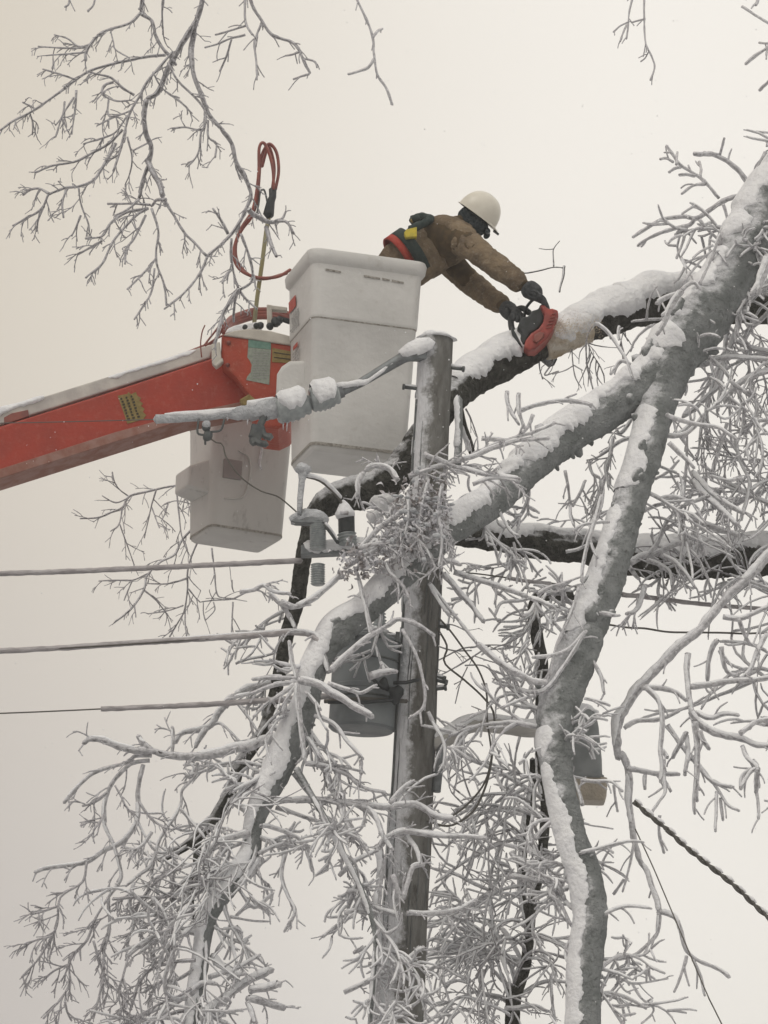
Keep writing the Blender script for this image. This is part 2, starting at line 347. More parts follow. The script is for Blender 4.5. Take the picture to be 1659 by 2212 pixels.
mb = MB(); t0 = ptop + ax * .0
for a in range(1):
    mb.ball(t0 - ax * .005, .118, .118, .045, n=20, m=6, amp=.25, z0=0)
mb.build('snow_cap', 'snow', pole)
mb = MB()                                  # rime plastered down the windward side
pr = [base + ax * (LN * (.2 + .79 * i / 420)) for i in range(421)]
snowcap(mb, pr, [prad(p) for p in pr], thick=.05, seed=3.3, cover=38, gap=-.12, wind=Vector((-1, -.25, 0)), n=8)
mb.build('rime', 'rime', pole)
def step_bolt(x0, y0, x1, y1, Y0=18.98):
    mb = MB(); a, b = P(x0, y0, Y0), P(x1, y1, Y0 - .02); mb.tube([a, b], [.011, .011], 8, tip=False)
    d = (b - a).normalized(); mb.tube([b, b + d * .012], [.018, .018], 8, tip=False)
    o = mb.build('step_bolt', 'steeld', pole)
    m2 = MB(); m2.tube([a.lerp(b, .1) + Vector((0, 0, .013)), a.lerp(b, .95) + Vector((0, 0, .012))], [.012, .009], 6, amp=.3)
    m2.build('snow', 'snow', o)
for q in ((965, 793, 999, 797), (915, 841, 874, 836), (935, 1350, 966, 1355), (930, 1466, 962, 1474), (930, 1490, 960, 1486), (930, 1459, 958, 1466)):
    step_bolt(*q)
mb = MB()                                  # ground wire moulding down the pole side
gp = [on_pole(y) for y in range(870, 2212, 60)]
gp = [p + Vector((-prad(p) * .92, -prad(p) * .45, 0)) for p in gp]
mb.tube(spline(gp, 3), [.008] * (len(gp) * 3 - 2), 6)
mb.build('ground_wire', 'steeld', pole)

def link_arm():
    t = thing('dead_end_insulator', P(912, 770, 18.95), 'snow covered string of two ribbed bells on the top line left of the pole', 'insulator')
    A = P(925, 765, 18.9)
    br = MB(); a = P(1300, 585, 18.9, 3); b = P(1400, 590, 18.95, 3)
    br.box(a.lerp(b, .5), (b - a) * .55, Vector((0, .035, 0)), Vector((0, 0, .045))); o = br.build('bracket', 'steel', t, bevel=.01)
    br = MB(); br.tube([P(*K(3, x, y), 18.87) for x, y in ((1250, 600), (1300, 570), (1350, 548), (1405, 535))], [.035, .05, .05, .035], 10, amp=.25, freq=25); br.build('snow', 'snow', o)
    rd = MB(); pts = [P(x, y, 18.88, 3) for x, y in ((1330, 590), (1260, 610), (1150, 675), (1050, 735), (950, 790), (920, 800))]
    rd.tube(pts, [.034, .034, .03, .028, .02, .02], 10, amp=.08)
    o = rd.build('link_rod', 'steel', t)
    rd = MB(); pts = [P(x, y, 18.86, 3) for x, y in ((1260, 600), (1180, 655), (1080, 728), (1000, 745), (900, 760))]
    rd.tube(spline(pts, 4), [.012] * 9 + [.02] * 8, 6, amp=.35, freq=30); rd.build('snow', 'snow', o)
    ax_ = (P(930, 800, 18.88, 3) - P(600, 870, 18.85, 3)).normalized()
    def bell(x, y, ln, r):
        c = P(x, y, 18.87, 3); mb = MB(); pts = []; rr = []
        n = 13
        for i in range(n):
            s = i / (n - 1); pts.append(c + ax_ * (s - .5) * ln); e = math.sin(math.pi * min(1, s * 1.15 + .1)) ** .4
            rr.append(r * (.72 + .28 * e) * (1.0 + (.07 if i % 2 else -.05)))
        mb.tube(pts, rr, 20, tip=False); o = mb.build('insulator_bell', 'porc', t)
        m = MB(); sp = [c + ax_ * (s * ln * .5 - .0) + Vector((0, -.01, 0)) for s in [i / 14 * 2 - 1 for i in range(15)]]
        snowcap(m, sp, [r * 1.0] * 15, thick=.5, seed=x, cover=88, gap=-1, n=12, wind=Vector((-.1, -.25, 1)))
        m.build('snow', 'snow', o)
    bell(690, 870, .20, .080); bell(855, 815, .17, .076)
    mb = MB(); mb.tube([P(x, y, 18.87, 3) for x, y in ((950, 785), (770, 845), (600, 890))], [.035, .045, .04], 12); mb.build('core', 'steel', t)
    mb = MB(); mb.tube(spline([P(x, y, 18.87, 3) for x, y in ((620, 870), (540, 880), (470, 890), (400, 900), (200, 918), (0, 928), (-20, 929))], 4), [.062] * 5 + [.055] * 4 + [.042] * 4 + [.024] * 4 + [.026] * 8, 14, amp=.2, freq=26)
    o = mb.build('grip_sleeve', 'rime', t)
    m = MB(); sp = spline([P(x, y, 18.87, 3) for x, y in ((620, 868), (540, 878), (470, 888), (400, 900), (200, 918), (0, 928))], 8)
    snowcap(m, sp, [.05 if i < 18 else .026 for i in range(len(sp))], thick=.45, seed=2, cover=80, gap=-.8, wind=Vector((0, -.3, 1)))
    m.build('snow', 'snow', o)
    mb = MB()                                  # hanging clamp below the sleeve
    for q in (((560, 880), (520, 960), (490, 1040)), ((520, 960), (540, 1010), (575, 1020)), ((480, 1020), (510, 1050), (550, 1060)), ((500, 960), (480, 1040), (490, 1055))):
        mb.tube(spline([P(x, y, 18.85, 3) for x, y in q], 4), [.022] * 9, 8, amp=.2)
    mb.ball(P(500, 1000, 18.85, 3), .045, .04, .055, amp=.4)
    mb.build('clamp', 'steeld', t, smooth='auto')
    mb = MB()
    for x, y, l in ((640, 940, 45), (660, 935, 60), (455, 930, 30), (350, 918, 20), (425, 912, 24), (570, 1010, 30)):
        a = P(x, y, 18.86, 3); mb.tube([a, a + Vector((0, 0, -l / 2.4 * mpp(a)))], [.007, .002], 5)
    mb.build('icicle', 'icew', t)
    mb = MB()                                  # grounding hook and its ball
    mb.tube(spline([P(x, y, 18.85, 3) for x, y in ((200, 930), (195, 1000), (230, 1015), (235, 1060))], 4), [.007] * 13, 6)
    mb.tube(spline([P(x, y, 18.85, 3) for x, y in ((335, 925), (315, 985), (265, 995))], 4), [.007] * 9, 6)
    mb.ball(P(240, 970, 18.85, 3), .028, amp=.3); mb.ball(P(248, 1015, 18.85, 3), .03, .02, .035, amp=.3)
    mb.build('line_tap', 'steeld', t)
    m = MB(); m.ball(P(240, 958, 18.84, 3), .026, amp=.3); m.build('snow', 'rime', t)
link_arm()

# ------------------------------------------------------------------ wires
def wire(name, segs, label, cat='wire', group=None, parts=True):
    p0 = segs[0][1][0]
    t = thing(name, P(*p0), label, cat, group)
    for (nm, pts, r0, r1, m, amp) in segs:
        vs = spline([P(*q) for q in pts], 8); mb = MB(); n = len(vs)
        vs, _ = resample(vs, .03); n = len(vs)
        mb.tube(vs, [(r0 + (r1 - r0) * i / (n - 1)) * mpp(v) for i, v in enumerate(vs)], 8, amp=amp, freq=30)
        mb.build(nm, m, t)
    return t
G1 = 'power lines running left from the pole'
wire('power_line', [('conductor', [(-4000, 930, 18.6), (-600, 922, 18.8), (0, 914, 18.85), (340, 906, 18.87)], 1.1, 1.1, 'wire', 0)], 'thin bare wire leading left from the snowy insulator string across the red boom', 'wire', G1)
wire('power_line', [('conductor', [(-4000, 1290, 18.6), (-600, 1250, 18.8), (0, 1240, 18.85), (640, 1214, 18.9)], 2, 2, 'wire', 0), ('ice_sleeve', [(-3000, 1278, 18.65), (-600, 1250, 18.8), (0, 1239, 18.85), (320, 1227, 18.87), (650, 1211, 18.9)], 4.6, 6, 'wireice', .2)], 'thick iced wire ending at the crossarm, highest of three wires under the lower bucket', 'wire', G1)
wire('power_line', [('conductor', [(-4000, 1460, 18.6), (-600, 1420, 18.8), (0, 1407, 18.85), (600, 1370, 18.7)], 2, 2, 'wire', 0), ('ice_sleeve', [(-3000, 1450, 18.65), (-600, 1420, 18.8), (0, 1406, 18.85), (300, 1388, 18.8), (560, 1372, 18.7), (630, 1366, 18.6), (680, 1376, 18.5), (705, 1410, 18.5)], 4.2, 6.5, 'wireice', .2), ('snow', [(320, 1383, 18.8), (560, 1366, 18.7), (630, 1361, 18.6), (678, 1370, 18.5)], 2.5, 4.5, 'snow', .3)], 'iced wire that curves over into the twig fan, middle of three low wires', 'wire', G1)
wire('power_line', [('conductor', [(-4000, 1575, 18.6), (-600, 1550, 18.8), (0, 1541, 18.85), (700, 1505, 18.9)], 1.6, 1.6, 'wire', 0), ('ice_sleeve', [(218, 1532, 18.87), (400, 1524, 18.87), (560, 1514, 18.88), (720, 1503, 18.9)], 5.5, 6.5, 'wireice', .25)], 'lowest left wire, bare at the left end and thickly iced from there to the pole', 'wire', G1)
wire('jumper_wire', [('conductor', [(*K(3, 250, 1020), 18.85), (*K(3, 290, 1050), 18.85), (*K(3, 325, 1060), 18.84), (*K(3, 345, 1130), 18.84), (*K(3, 420, 1230), 18.84), (*K(3, 520, 1300), 18.85), (*K(3, 610, 1330), 18.86), (*K(3, 680, 1385), 18.87), (*K(3, 745, 1445), 18.88)], 1.6, 1.8, 'wire', 0)], 'thin dark jumper wire drooping from the line tap over the lower bucket to the fuse')
wire('loop_cable', [('conductor', [(*K(15, 120, 850), 18.95), (*K(15, 220, 960), 18.95), (*K(15, 330, 1110), 18.95), (*K(15, 430, 1250), 18.95), (*K(15, 490, 1420), 18.95), (*K(15, 495, 1620), 18.95), (*K(15, 520, 1800), 18.95), (*K(14, 590, 0), 18.95), (*K(14, 540, 180), 18.95), (*K(14, 440, 320), 18.95), (*K(14, 320, 430), 18.95), (*K(14, 200, 485), 18.95), (*K(14, 60, 480), 18.95)], 2.1, 2.3, 'wire', 0)], 'black service cable looping out of the pole with an inner low bend', group='cable loops beside the pole')
wire('loop_cable', [('conductor', [(*K(15, 125, 940), 18.9), (*K(15, 200, 1080), 18.9), (*K(15, 180, 1200), 18.9), (*K(15, 330, 1330), 18.9), (*K(15, 470, 1460), 18.9), (*K(15, 545, 1580), 18.9), (*K(15, 540, 1800), 18.9), (*K(14, 580, 80), 18.9), (*K(14, 540, 230), 18.9), (*K(14, 460, 400), 18.9), (*K(14, 350, 500), 18.9), (*K(14, 220, 548), 18.9), (*K(14, 60, 505), 18.9)], 2.3, 2.6, 'wire', 0)], 'heavier black service cable with the outer and lower loop right of the pole', group='cable loops beside the pole')
wire('span_cable', [('conductor', [(*K(15, 250, 530), 18.9), (*K(15, 430, 545), 18.95), (*K(15, 640, 573), 19.0), (*K(15, 960, 612), 19.3), (*K(7, 830, 660), 19.9), (*K(7, 1050, 690), 20), (*K(7, 1280, 715), 20.1), (*K(7, 1659, 745), 20.3), (1800, 1325, 20.6), (3500, 1420, 24)], 1.6, 2, 'wire', 0),
    ('splice_sleeve', [(*K(15, 650, 574), 18.98), (*K(15, 720, 588), 19.02), (*K(15, 860, 606), 19.12), (*K(15, 960, 614), 19.28)], 4.5, 4, 'wireice', .15), ('ice_sleeve', [(*K(7, 820, 660), 19.88), (*K(7, 940, 672), 19.95), (*K(7, 1280, 714), 20.09), (*K(7, 1659, 745), 20.28)], 5.5, 4.5, 'wireice', .25)], 'service wire with a grey splice sleeve running right behind the leaning trunk')
wire('span_cable', [('conductor', [(*K(7, 720, 830), 19.6), (*K(7, 850, 850), 19.7), (*K(7, 950, 855), 19.8), (*K(7, 1080, 875), 19.8), (*K(7, 1220, 878), 19.9), (*K(7, 1400, 880), 20), (*K(7, 1520, 885), 20), (*K(7, 1659, 880), 20.2), (1900, 1360, 20.5), (3500, 1350, 24)], 2.2, 2.2, 'wire', .1)], 'wavy black wire crossing right from trunk behind the snowy thin branch')
wire('guy_wire', [('conductor', [(*K(11, 600, 550), 18.9), (*K(11, 740, 850), 18.7), (*K(11, 880, 1180), 18.5), (*K(11, 1170, 1860), 18.0), (*K(11, 1290, 2106), 17.8), (1900, 2900, 15)], 1.5, 1.6, 'wire', 0)], 'straight thin wire sloping down to the lower right past the thin forked branch')
# twisted service drop: two insulated conductors wound round a bare messenger, snow lodged in the lay
t = thing('twisted_cable', P(1369, 1730, 18.6), 'thick twisted black cable with snow in its turns sloping down to the right edge', 'cable')
cp = spline([P(*q) for q in ((*K(11, 590, 330), 18.6), (*K(11, 700, 430), 18.6), (*K(11, 850, 550), 18.6), (*K(11, 1000, 690), 18.6), (*K(11, 1200, 850), 18.6), (*K(11, 1400, 1010), 18.6), (*K(11, 1659, 1255), 18.6), (1850, 2150, 18.5), (2300, 2560, 18.2))], 20)
cp, _ = resample(cp, .008); 
for ph in (0, 3.14):
    mb = MB(); pts = []
    for i, p in enumerate(cp):
        tt = (cp[min(i + 1, len(cp) - 1)] - cp[max(i - 1, 0)]).normalized(); u = tt.cross(Vector((0, 1, 0))).normalized(); v = tt.cross(u); a = i * .30 + ph
        pts.append(p + (u * math.cos(a) + v * math.sin(a)) * .0085)
    mb.tube(pts, [.0085] * len(pts), 7); mb.build('conductor', 'wire', t)
mb = MB(); rs = random.Random(5)
turn = math.pi / (.30)
for k in range(int(len(cp) / turn) + 1):
    i = int(k * turn); 
    if i + 16 >= len(cp): break
    seg = [cp[i + j] + Vector((0.006, -.006, .015)) for j in range(0, 8)] if i + 24 < len(cp) else [cp[i], cp[i + 10]]
    n = len(seg); mb.tube(seg, [.010 * math.sin(math.pi * (j + .6) / (n + .2)) + .001 for j in range(n)], 6, amp=.3, freq=60)
mb.build('snow', 'snow', t)

# ------------------------------------------------------------------ transformer, crossarm, fuses, arrester
tr = thing('transformer', P(785, 1590, 19.0), 'grey cylindrical pole transformer hung on the left side of the pole behind snowy branches', 'transformer')
tc0 = P(787, 1478, 18.98); rr = 72 * mpp(tc0); hh = 100 * mpp(tc0) / .96
mb = MB(); zs = [(-1.0, .80), (-.985, .93), (-.95, .97), (-.94, 1.0), (-.2, 1.0), (-.18, 1.03), (-.10, 1.03), (-.08, 1.0), (.86, 1.0), (.88, 1.045), (.94, 1.045), (.97, .97), (1.02, .6), (1.04, .2)]
mb.tube([tc0 + ax * (z * hh) for z, r in zs], [rr * r for z, r in zs], 40, tip=False); mb.build('tank', 'tank', tr, smooth='auto')
mb = MB(); mb.ball(tc0 + ax * (hh * 1.0), rr * .9, rr * .9, .05, amp=.4, z0=0, n=20); mb.build('snow', 'snow', tr)
mb = MB()
for z in (.55, -.5):
    c = tc0 + ax * (hh * z); mb.box(c + Vector((rr * 1.0, .02, 0)), Vector((.06, 0, 0)), Vector((0, .05, 0)), Vector((0, 0, .03)))
mb.build('mounting_lug', 'steeld', tr, bevel=.006)
mb = MB()
for z in (-.52,): 
    c = tc0 + ax * (hh * z) ; mb.tube([c + Vector((-rr * 1.15, -rr * .8, 0)), c + Vector((0, -rr * 1.12, .01)), c + Vector((rr * 1.3, -rr * .75, .02))], [.012] * 3, 6)
mb.build('secondary_lead', 'wire', tr)
for (x, y0, y1, r) in ((760, 1350, 1300, 15), (820, 1352, 1308, 15)):
    a, b = P(x, y0, 18.92), P(x, y1, 18.92); mb = MB(); n = 12
    mb.tube([a.lerp(b, i / n) for i in range(n + 1)], [r * mpp(a) * (1.15 if i % 2 else .75) * (1 - .3 * i / n) for i in range(n + 1)], 14); mb.build('bushing', 'porc', tr)

def ribbed(t, x0, y0, x1, y1, r, Y, name='insulator', n=14, m='porc'):
    a, b = P(x0, y0, Y), P(x1, y1, Y); mb = MB(); pts, rad = [], []
    for i in range(n * 3 + 1):
        s = i / (n * 3); pts.append(a.lerp(b, s)); rad.append(r * mpp(a) * (.80, 1.08, .95)[i % 3])
    mb.tube(pts, rad, 16, tip=False); return mb.build(name, m, t)
ca = thing('crossarm', P(700, 1193, 18.9), 'short snow covered crossarm on the pole carrying the fuse and arrester', 'crossarm')
mb = MB(); a, b = P(650, 1192, 18.86), P(905, 1180, 18.98); d = (b - a)
mb.box(a.lerp(b, .5), d * .5, Vector((0, .045, 0)), Vector((0, 0, .03))); mb.build('arm', 'steel', ca, bevel=.008)
mb = MB(); sp = [a.lerp(b, i / 50) for i in range(51)]; snowcap(mb, sp, [.037] * 51, thick=.9, seed=1, cover=100, gap=-.7, wind=Vector((0, -.5, 1))); mb.build('snow', 'snow', ca)
fc = thing('fuse_cutout', P(685, 1280, 18.82), 'ribbed fuse insulator with white iced top plate, left one on the crossarm', 'insulator')
ribbed(fc, *K(6, 462, 480), *K(6, 462, 650), 17, 18.76)
ribbed(fc, *K(6, 462, 735), *K(6, 462, 860), 15, 18.76, n=9)
mb = MB(); q = [P(x, y, 18.76, 6) for x, y in ((300, 490), (330, 470), (400, 465), (480, 480), (500, 500), (430, 500), (330, 498))]
mb.prism([p + Vector((0, -.04, 0)) for p in q], Vector((0, .08, 0))); mb.build('top_plate', 'steel', fc, bevel=.004)
mb = MB(); sp = spline([P(x, y, 18.75, 6) for x, y in ((300, 480), (350, 455), (430, 445), (490, 465), (505, 490))], 8)
mb.tube(sp, [(9 + 5 * math.sin(math.pi * i / (len(sp) - 1))) * mpp(p) for i, p in enumerate(sp)], 10, amp=.3, freq=30); mb.build('snow', 'rime', fc)
mb = MB(); mb.tube([P(x, y, 18.72, 6) for x, y in ((360, 450), (365, 350), (378, 240), (380, 195))], [.009, .009, .009, .012], 8)
mb.build('hot_line_rod', 'steeld', fc)
mb = MB(); mb.tube([P(x, y, 18.705, 6) for x, y in ((350, 440), (356, 350), (368, 240), (372, 190), (376, 160))], [.012, .016, .018, .032, .03], 10, amp=.3, freq=35)
mb.ball(P(376, 175, 18.70, 6), .045, .04, .04, amp=.5); mb.build('rime', 'rime', fc)
wire('iced_jumper', [('conductor', [(*K(6, 380, 215), 18.72), (*K(6, 470, 240), 18.74), (*K(6, 545, 300), 18.78), (*K(6, 590, 350), 18.8), (*K(6, 605, 385), 18.82)], 2.8, 2.8, 'wire', 0), ('snow', [(*K(6, 380, 205), 18.715), (*K(6, 470, 225), 18.735), (*K(6, 548, 285), 18.775), (*K(6, 597, 340), 18.8)], 5, 4.5, 'snow', .25)], 'short curved jumper topped with snow linking the fuse rod to the arrester')
wire('iced_jumper', [('conductor', [(*K(6, 500, 500), 18.74), (*K(6, 540, 550), 18.76), (*K(6, 580, 610), 18.78)], 4.5, 4, 'steeld', .2), ('snow', [(*K(6, 505, 490), 18.73), (*K(6, 545, 535), 18.75), (*K(6, 575, 590), 18.77)], 3, 2, 'snow', .3)], 'stubby dark link slanting down from the fuse top plate')
ar = thing('surge_arrester', P(745, 1175, 18.85), 'arrester with black barrel and pointed white snow cap beside the ribbed fuse', 'insulator')
mb = MB(); mb.tube([P(*K(6, 630, 455), 18.84), P(*K(6, 632, 550), 18.84)], [18 * mpp(tc0)] * 2, 18, tip=False); mb.build('barrel', 'rubber', ar, smooth='auto')
ribbed(ar, *K(6, 632, 552), *K(6, 640, 625), 20, 18.84, n=4)
mb = MB(); a, b = P(*K(6, 628, 470), 18.83), P(*K(6, 612, 360), 18.83)
mb.tube([a.lerp(b, i / 8) for i in range(9)], [r * mpp(a) for r in (12, 21, 22, 21, 18, 15, 12, 8, 4)], 14, amp=.12); mb.build('snow', 'snow', ar)
mb = MB(); mb.box(P(*K(6, 618, 432), 18.77), Vector((.024, 0, 0)), Vector((0, .006, 0)), Vector((0, 0, .010))); mb.build('name_band', 'leaf', ar)

mb = MB()
for z in (.92, .45, -.35):                   # hoop straps, lid clamp and bolts
    zc = tc0 + ax * (hh * z); pts = [zc + Vector((math.cos(R(a)) * rr * 1.012, math.sin(R(a)) * rr * 1.012, 0)) for a in range(-200, 25, 9)]
    mb.tube(pts, [.007] * len(pts), 5)
mb.build('strap', 'steeld', tr)
mb = MB()
for a in (-150, -110, -70, -30):
    p = tc0 + ax * (hh * .94) + Vector((math.cos(R(a)) * rr * 1.06, math.sin(R(a)) * rr * 1.06, 0)); mb.box(p, Vector((.012, 0, 0)), Vector((0, .012, 0)), Vector((0, 0, .03)))
mb.build('lid_clamp', 'steeld', tr, bevel=.003)
mb = MB()
for q in ((708, 1517, 850, 1512), (850, 1475, 905, 1468), (800, 1462, 838, 1490)):
    mb.tube([P(q[0], q[1], 18.74), P((q[0] + q[2]) / 2, (q[1] + q[3]) / 2 + 3, 18.73), P(q[2], q[3], 18.76)], [.011, .011, .011], 7)
mb.ball(P(855, 1500, 18.76), .045, .04, .05, amp=.5); mb.ball(P(830, 1478, 18.76), .03, .03, .035, amp=.5)
mb.build('secondary_connector', 'rubber', tr)

# ------------------------------------------------------------------ street lamp on the pole
lp = thing('street_lamp', P(960, 1625, 19.0), 'street lamp with frosted curved arm from the pole, its head behind the leaning trunk', 'street lamp')
mb = MB(); pts = spline([P(*q) for q in ((*K(15, 20, 1800), 19.0), (*K(15, 130, 1790), 19.0), (*K(15, 220, 1740), 19.0), (*K(15, 330, 1668), 19.05), (*K(15, 450, 1648), 19.1), (*K(15, 650, 1668), 19.2), (*K(15, 830, 1690), 19.3), (*K(15, 1120, 1640), 19.35))], 8)
mb.tube(pts, [18.5 * mpp(p) for p in pts], 18, amp=.05, tip=False); ob = mb.build('arm', 'alu', lp)
mb = MB(); p2, _ = resample(pts, .02); snowcap(mb, p2, [18.5 * mpp(p) for p in p2], thick=.22, seed=8, cover=62, gap=-.9, wind=Vector((0, -.3, 1))); mb.build('snow', 'snow', ob)
mb = MB(); pts = [P(*K(15, 165, 1790), 18.98), P(*K(15, 140, 1950), 18.98), P(*K(15, 120, 2150), 18.96)]
mb.tube(pts, [10 * mpp(p) for p in pts], 12, tip=False); mb.build('brace', 'steel', lp)
hb = MB(); c = P(1250, 1590, 19.4); k = mpp(c) * .92
def rrect(c, w_, d_, r, X, Y, n=5):
    o = []
    for sx, sy, a0 in ((1, 1, 0), (-1, 1, 90), (-1, -1, 180), (1, -1, 270)):
        for i in range(n + 1):
            a = R(a0 + 90 * i / n); o.append(c + X * (sx * (w_ / 2 - r) + r * math.cos(a)) + Y * (sy * (d_ / 2 - r) + r * math.sin(a)))
    return o
XX, YY = Vector((1, 0, 0)), Vector((0, 1, 0)); prev = None
for dz, w_, d_ in ((62, 40, 50), (58, 62, 70), (45, 74, 80), (20, 80, 84), (-60, 82, 86), (-95, 78, 84), (-97, 86, 92), (-106, 86, 92)):
    rg = hb.ring(rrect(c + ax * (dz * k) + Vector(((62 - dz) * .12 * k, 0, 0)), w_ * k, d_ * k, min(w_, d_) * .3 * k, XX, YY))
    if prev: hb.bridge(prev, rg)
    else: hb.cap(rg)
    prev = rg
hb.cap(prev); hb.build('housing', 'lamp', lp)
hb = MB(); prev = None
for dz, w_ in ((-104, 82), (-120, 80), (-146, 72), (-158, 64)):
    rg = hb.ring(rrect(c + ax * (dz * k) + Vector(((62 - dz) * .12 * k + 8 * k, 0, 0)), w_ * k, w_ * k, w_ * .16 * k, XX, YY))
    if prev: hb.bridge(prev, rg)
    else: hb.cap(rg)
    prev = rg
hb.cap(prev); hb.build('refractor', 'lens', lp, smooth='auto')
mb = MB(); mb.ball(c + ax * (54 * k), 42 * k, 42 * k, 22 * k, amp=.3, z0=0, n=18); mb.build('snow', 'snow', lp)
# ------------------------------------------------------------------ aerial lift: boom, tip housing, buckets
def slab(mb, poly, Y, th, c=0): mb.prism([P(x, y, Y, c) for x, y in poly], Vector((0, th, 0)))
BY = 20.75
bo = thing('lift_boom', P(470, 830, BY), 'red box boom with pale cover and olive sticker reaching in from the left edge', 'crane boom')
def bp(t, s, Y):        # t along the boom (0 at tip .. 1 at left frame edge), s across (0 top .. 1 bottom)
    x = 462 + (-8 - 462) * t; yt = 776 + (923 - 776) * t; return P(x, yt + 106 * s, Y)
mb = MB(); T1_ = 3.4
tipT = [P(462, 772, BY), P(545, 868, BY), P(520, 884, BY), P(404, 908, BY)]
L0 = bp(T1_, 0, BY - .0); L1 = bp(T1_, 1, BY)
off = Vector((0, .26, 0))
mb.prism([bp(T1_, 0, BY), bp(1, 0, BY), bp(.5, 0, BY), P(462, 772, BY), P(500, 812, BY), P(545, 862, BY), P(520, 884, BY), P(404, 899, BY), bp(.5, 1, BY), bp(1, 1, BY), bp(T1_, 1, BY)], off)
mb.build('beam', 'boom', bo, bevel=.018)
mb = MB(); mb.prism([bp(T1_, .87, BY - .006), P(0, 1013, BY - .006), P(250, 933, BY - .006), P(400, 893, BY - .006), P(520, 868, BY - .006), P(522, 884, BY - .006), P(404, 905, BY - .006), P(0, 1033, BY - .006), bp(T1_, 1.03, BY - .006)], Vector((0, .262, 0)))
mb.build('lower_flange', 'flange', bo, bevel=.004)
mb = MB()
mb.prism([bp(3.3, -.02, BY + .03), P(-8, 920, BY + .03), P(454, 773, BY + .03), P(462, 742, BY + .03), P(445, 746, BY + .03), P(250, 808, BY + .03), P(0, 886, BY + .03), bp(3.3, -.38, BY + .03)], Vector((0, .17, 0)))
cv = mb.build('top_cover', 'channel', bo, bevel=.012)
mb = MB(); pts = [P(-900, 1180, BY + .1), P(0, 896, BY + .1), P(170, 843, BY + .1), P(330, 793, BY + .1), P(462, 739, BY + .1), P(480, 710, BY + .1)]
mb.tube(pts, [4 * mpp(p) for p in pts], 8); mb.build('hydraulic_line', 'hose', bo)
mb = MB(); snp = [P(x, y, BY + .05) for x, y in ((-60, 916), (0, 896), (60, 879), (105, 864))]; sp, _ = resample(spline(snp, 6), .02)
snowcap(mb, sp, [.03] * len(sp), thick=.5, seed=4, cover=85, gap=-.5, wind=Vector((0, -.3, 1)))
snp = [P(x, y, BY + .05) for x, y in ((230, 824), (330, 793), (440, 757))]; sp, _ = resample(spline(snp, 6), .02)
snowcap(mb, sp, [.02] * len(sp), thick=.4, seed=6, cover=85, gap=-.2, wind=Vector((0, -.3, 1))); mb.build('snow', 'snow', bo)
mb = MB(); slab(mb, [(20, 712), (60, 690), (145, 672), (150, 705), (100, 722), (22, 748)], BY + .015, .05, 4); mb.build('red_bracket', 'hose', bo, bevel=.004)
mb = MB(); slab(mb, [(68, 640), (80, 645), (95, 665), (75, 668)], BY + .05, .02, 4); mb.build('cleat', 'rubber', bo)
de = MB(); slab(de, [(610, 600), (660, 590), (665, 580), (680, 592), (705, 580), (712, 600), (732, 612), (722, 625), (742, 640), (730, 652), (750, 668), (740, 682), (758, 700), (742, 722), (660, 745), (645, 700)], BY - .004, .003, 4)
dd = de.build('warning_sticker', 'decalo', bo, smooth=False)
mb = MB()
for k in range(3):
    x0 = 622 + k * 26; pts = [(x0 + j * 5.0 + 2, 612 + j * 15 - k * 6) for j in range(9)]
    for j, (x, y) in enumerate(pts[:-1]):
        w_ = 9 + (j * 7 + k * 5) % 5
        slab(mb, [(x, y), (x + w_, y - 3), (x + w_ + 2, y + 7), (x + 2, y + 10)], BY - .0065, .002, 4)
mb.build('print', 'decald', dd, smooth=False)
# tip housing
KY = 20.6
kn = thing('boom_tip_housing', P(550, 800, KY + .2), 'orange red housing with grey green sticker at the boom tip, between both buckets', 'crane boom')
mb = MB(); slab(mb, [(1148, 282), (1200, 290), (1515, 335), (1530, 640), (1520, 700), (1500, 742), (1440, 770), (1360, 760), (1310, 725), (1290, 590), (1220, 500), (1143, 428)], KY, .5, 4)
mb.build('shell', 'orange', kn, bevel=.02)
mb = MB(); slab(mb, [(1152, 285), (1215, 262), (1290, 252), (1400, 262), (1515, 292), (1515, 338), (1400, 322), (1300, 305), (1200, 292)], KY - .012, .5, 4)
mb.build('top_rim', 'cream', kn, bevel=.01)
mb = MB(); pts = spline([P(x, y, Y, 4) for x, y, Y in ((1165, 240, 20.75), (1200, 200, 20.9), (1270, 172, 21.0), (1330, 158, 21.05), (1420, 160, 21.05), (1500, 180, 21.0), (1530, 200, 20.95))], 6)
for dz in (0, 14, 28): mb.tube([p + Vector((0, 0, -dz * mpp(p) / 2)) for p in pts], [7 * mpp(p) for p in pts], 8)
mb.build('guard_rail', 'hose', kn)
mb = MB(); slab(mb, [(1165, 275), (1180, 250), (1215, 235), (1280, 222), (1335, 215), (1360, 240), (1290, 262), (1215, 270)], KY + .1, .3, 4); mb.build('snow', 'snow', kn, bevel=.012)
mb = MB()
for q in ([(1382, 125), (1410, 128), (1412, 240), (1385, 238)], [(1395, 128), (1490, 140), (1488, 160), (1398, 152)]): slab(mb, q, KY + .08, .05, 4)
mb.build('handle', 'cream', kn, bevel=.008)
mb = MB()
for x, y, r in ((1270, 245, 7), (1350, 238, 9), (1430, 220, 12), (1450, 205, 9), (1400, 240, 10), (1330, 240, 7)): mb.ball(P(x, y, KY + .05, 4), r * mpp(tc0) , amp=.4)
mb.tube([P(x, y, KY + .1, 4) for x, y in ((1415, 235), (1450, 200), (1500, 215))], [.02] * 3, 8)
mb.build('valve', 'rubber', kn)
mb = MB(); slab(mb, [(1288, 308), (1405, 325), (1405, 360), (1286, 348)], KY - .004, .003, 4); mb.build('sticker_heading', 'decalt', kn, smooth=False)
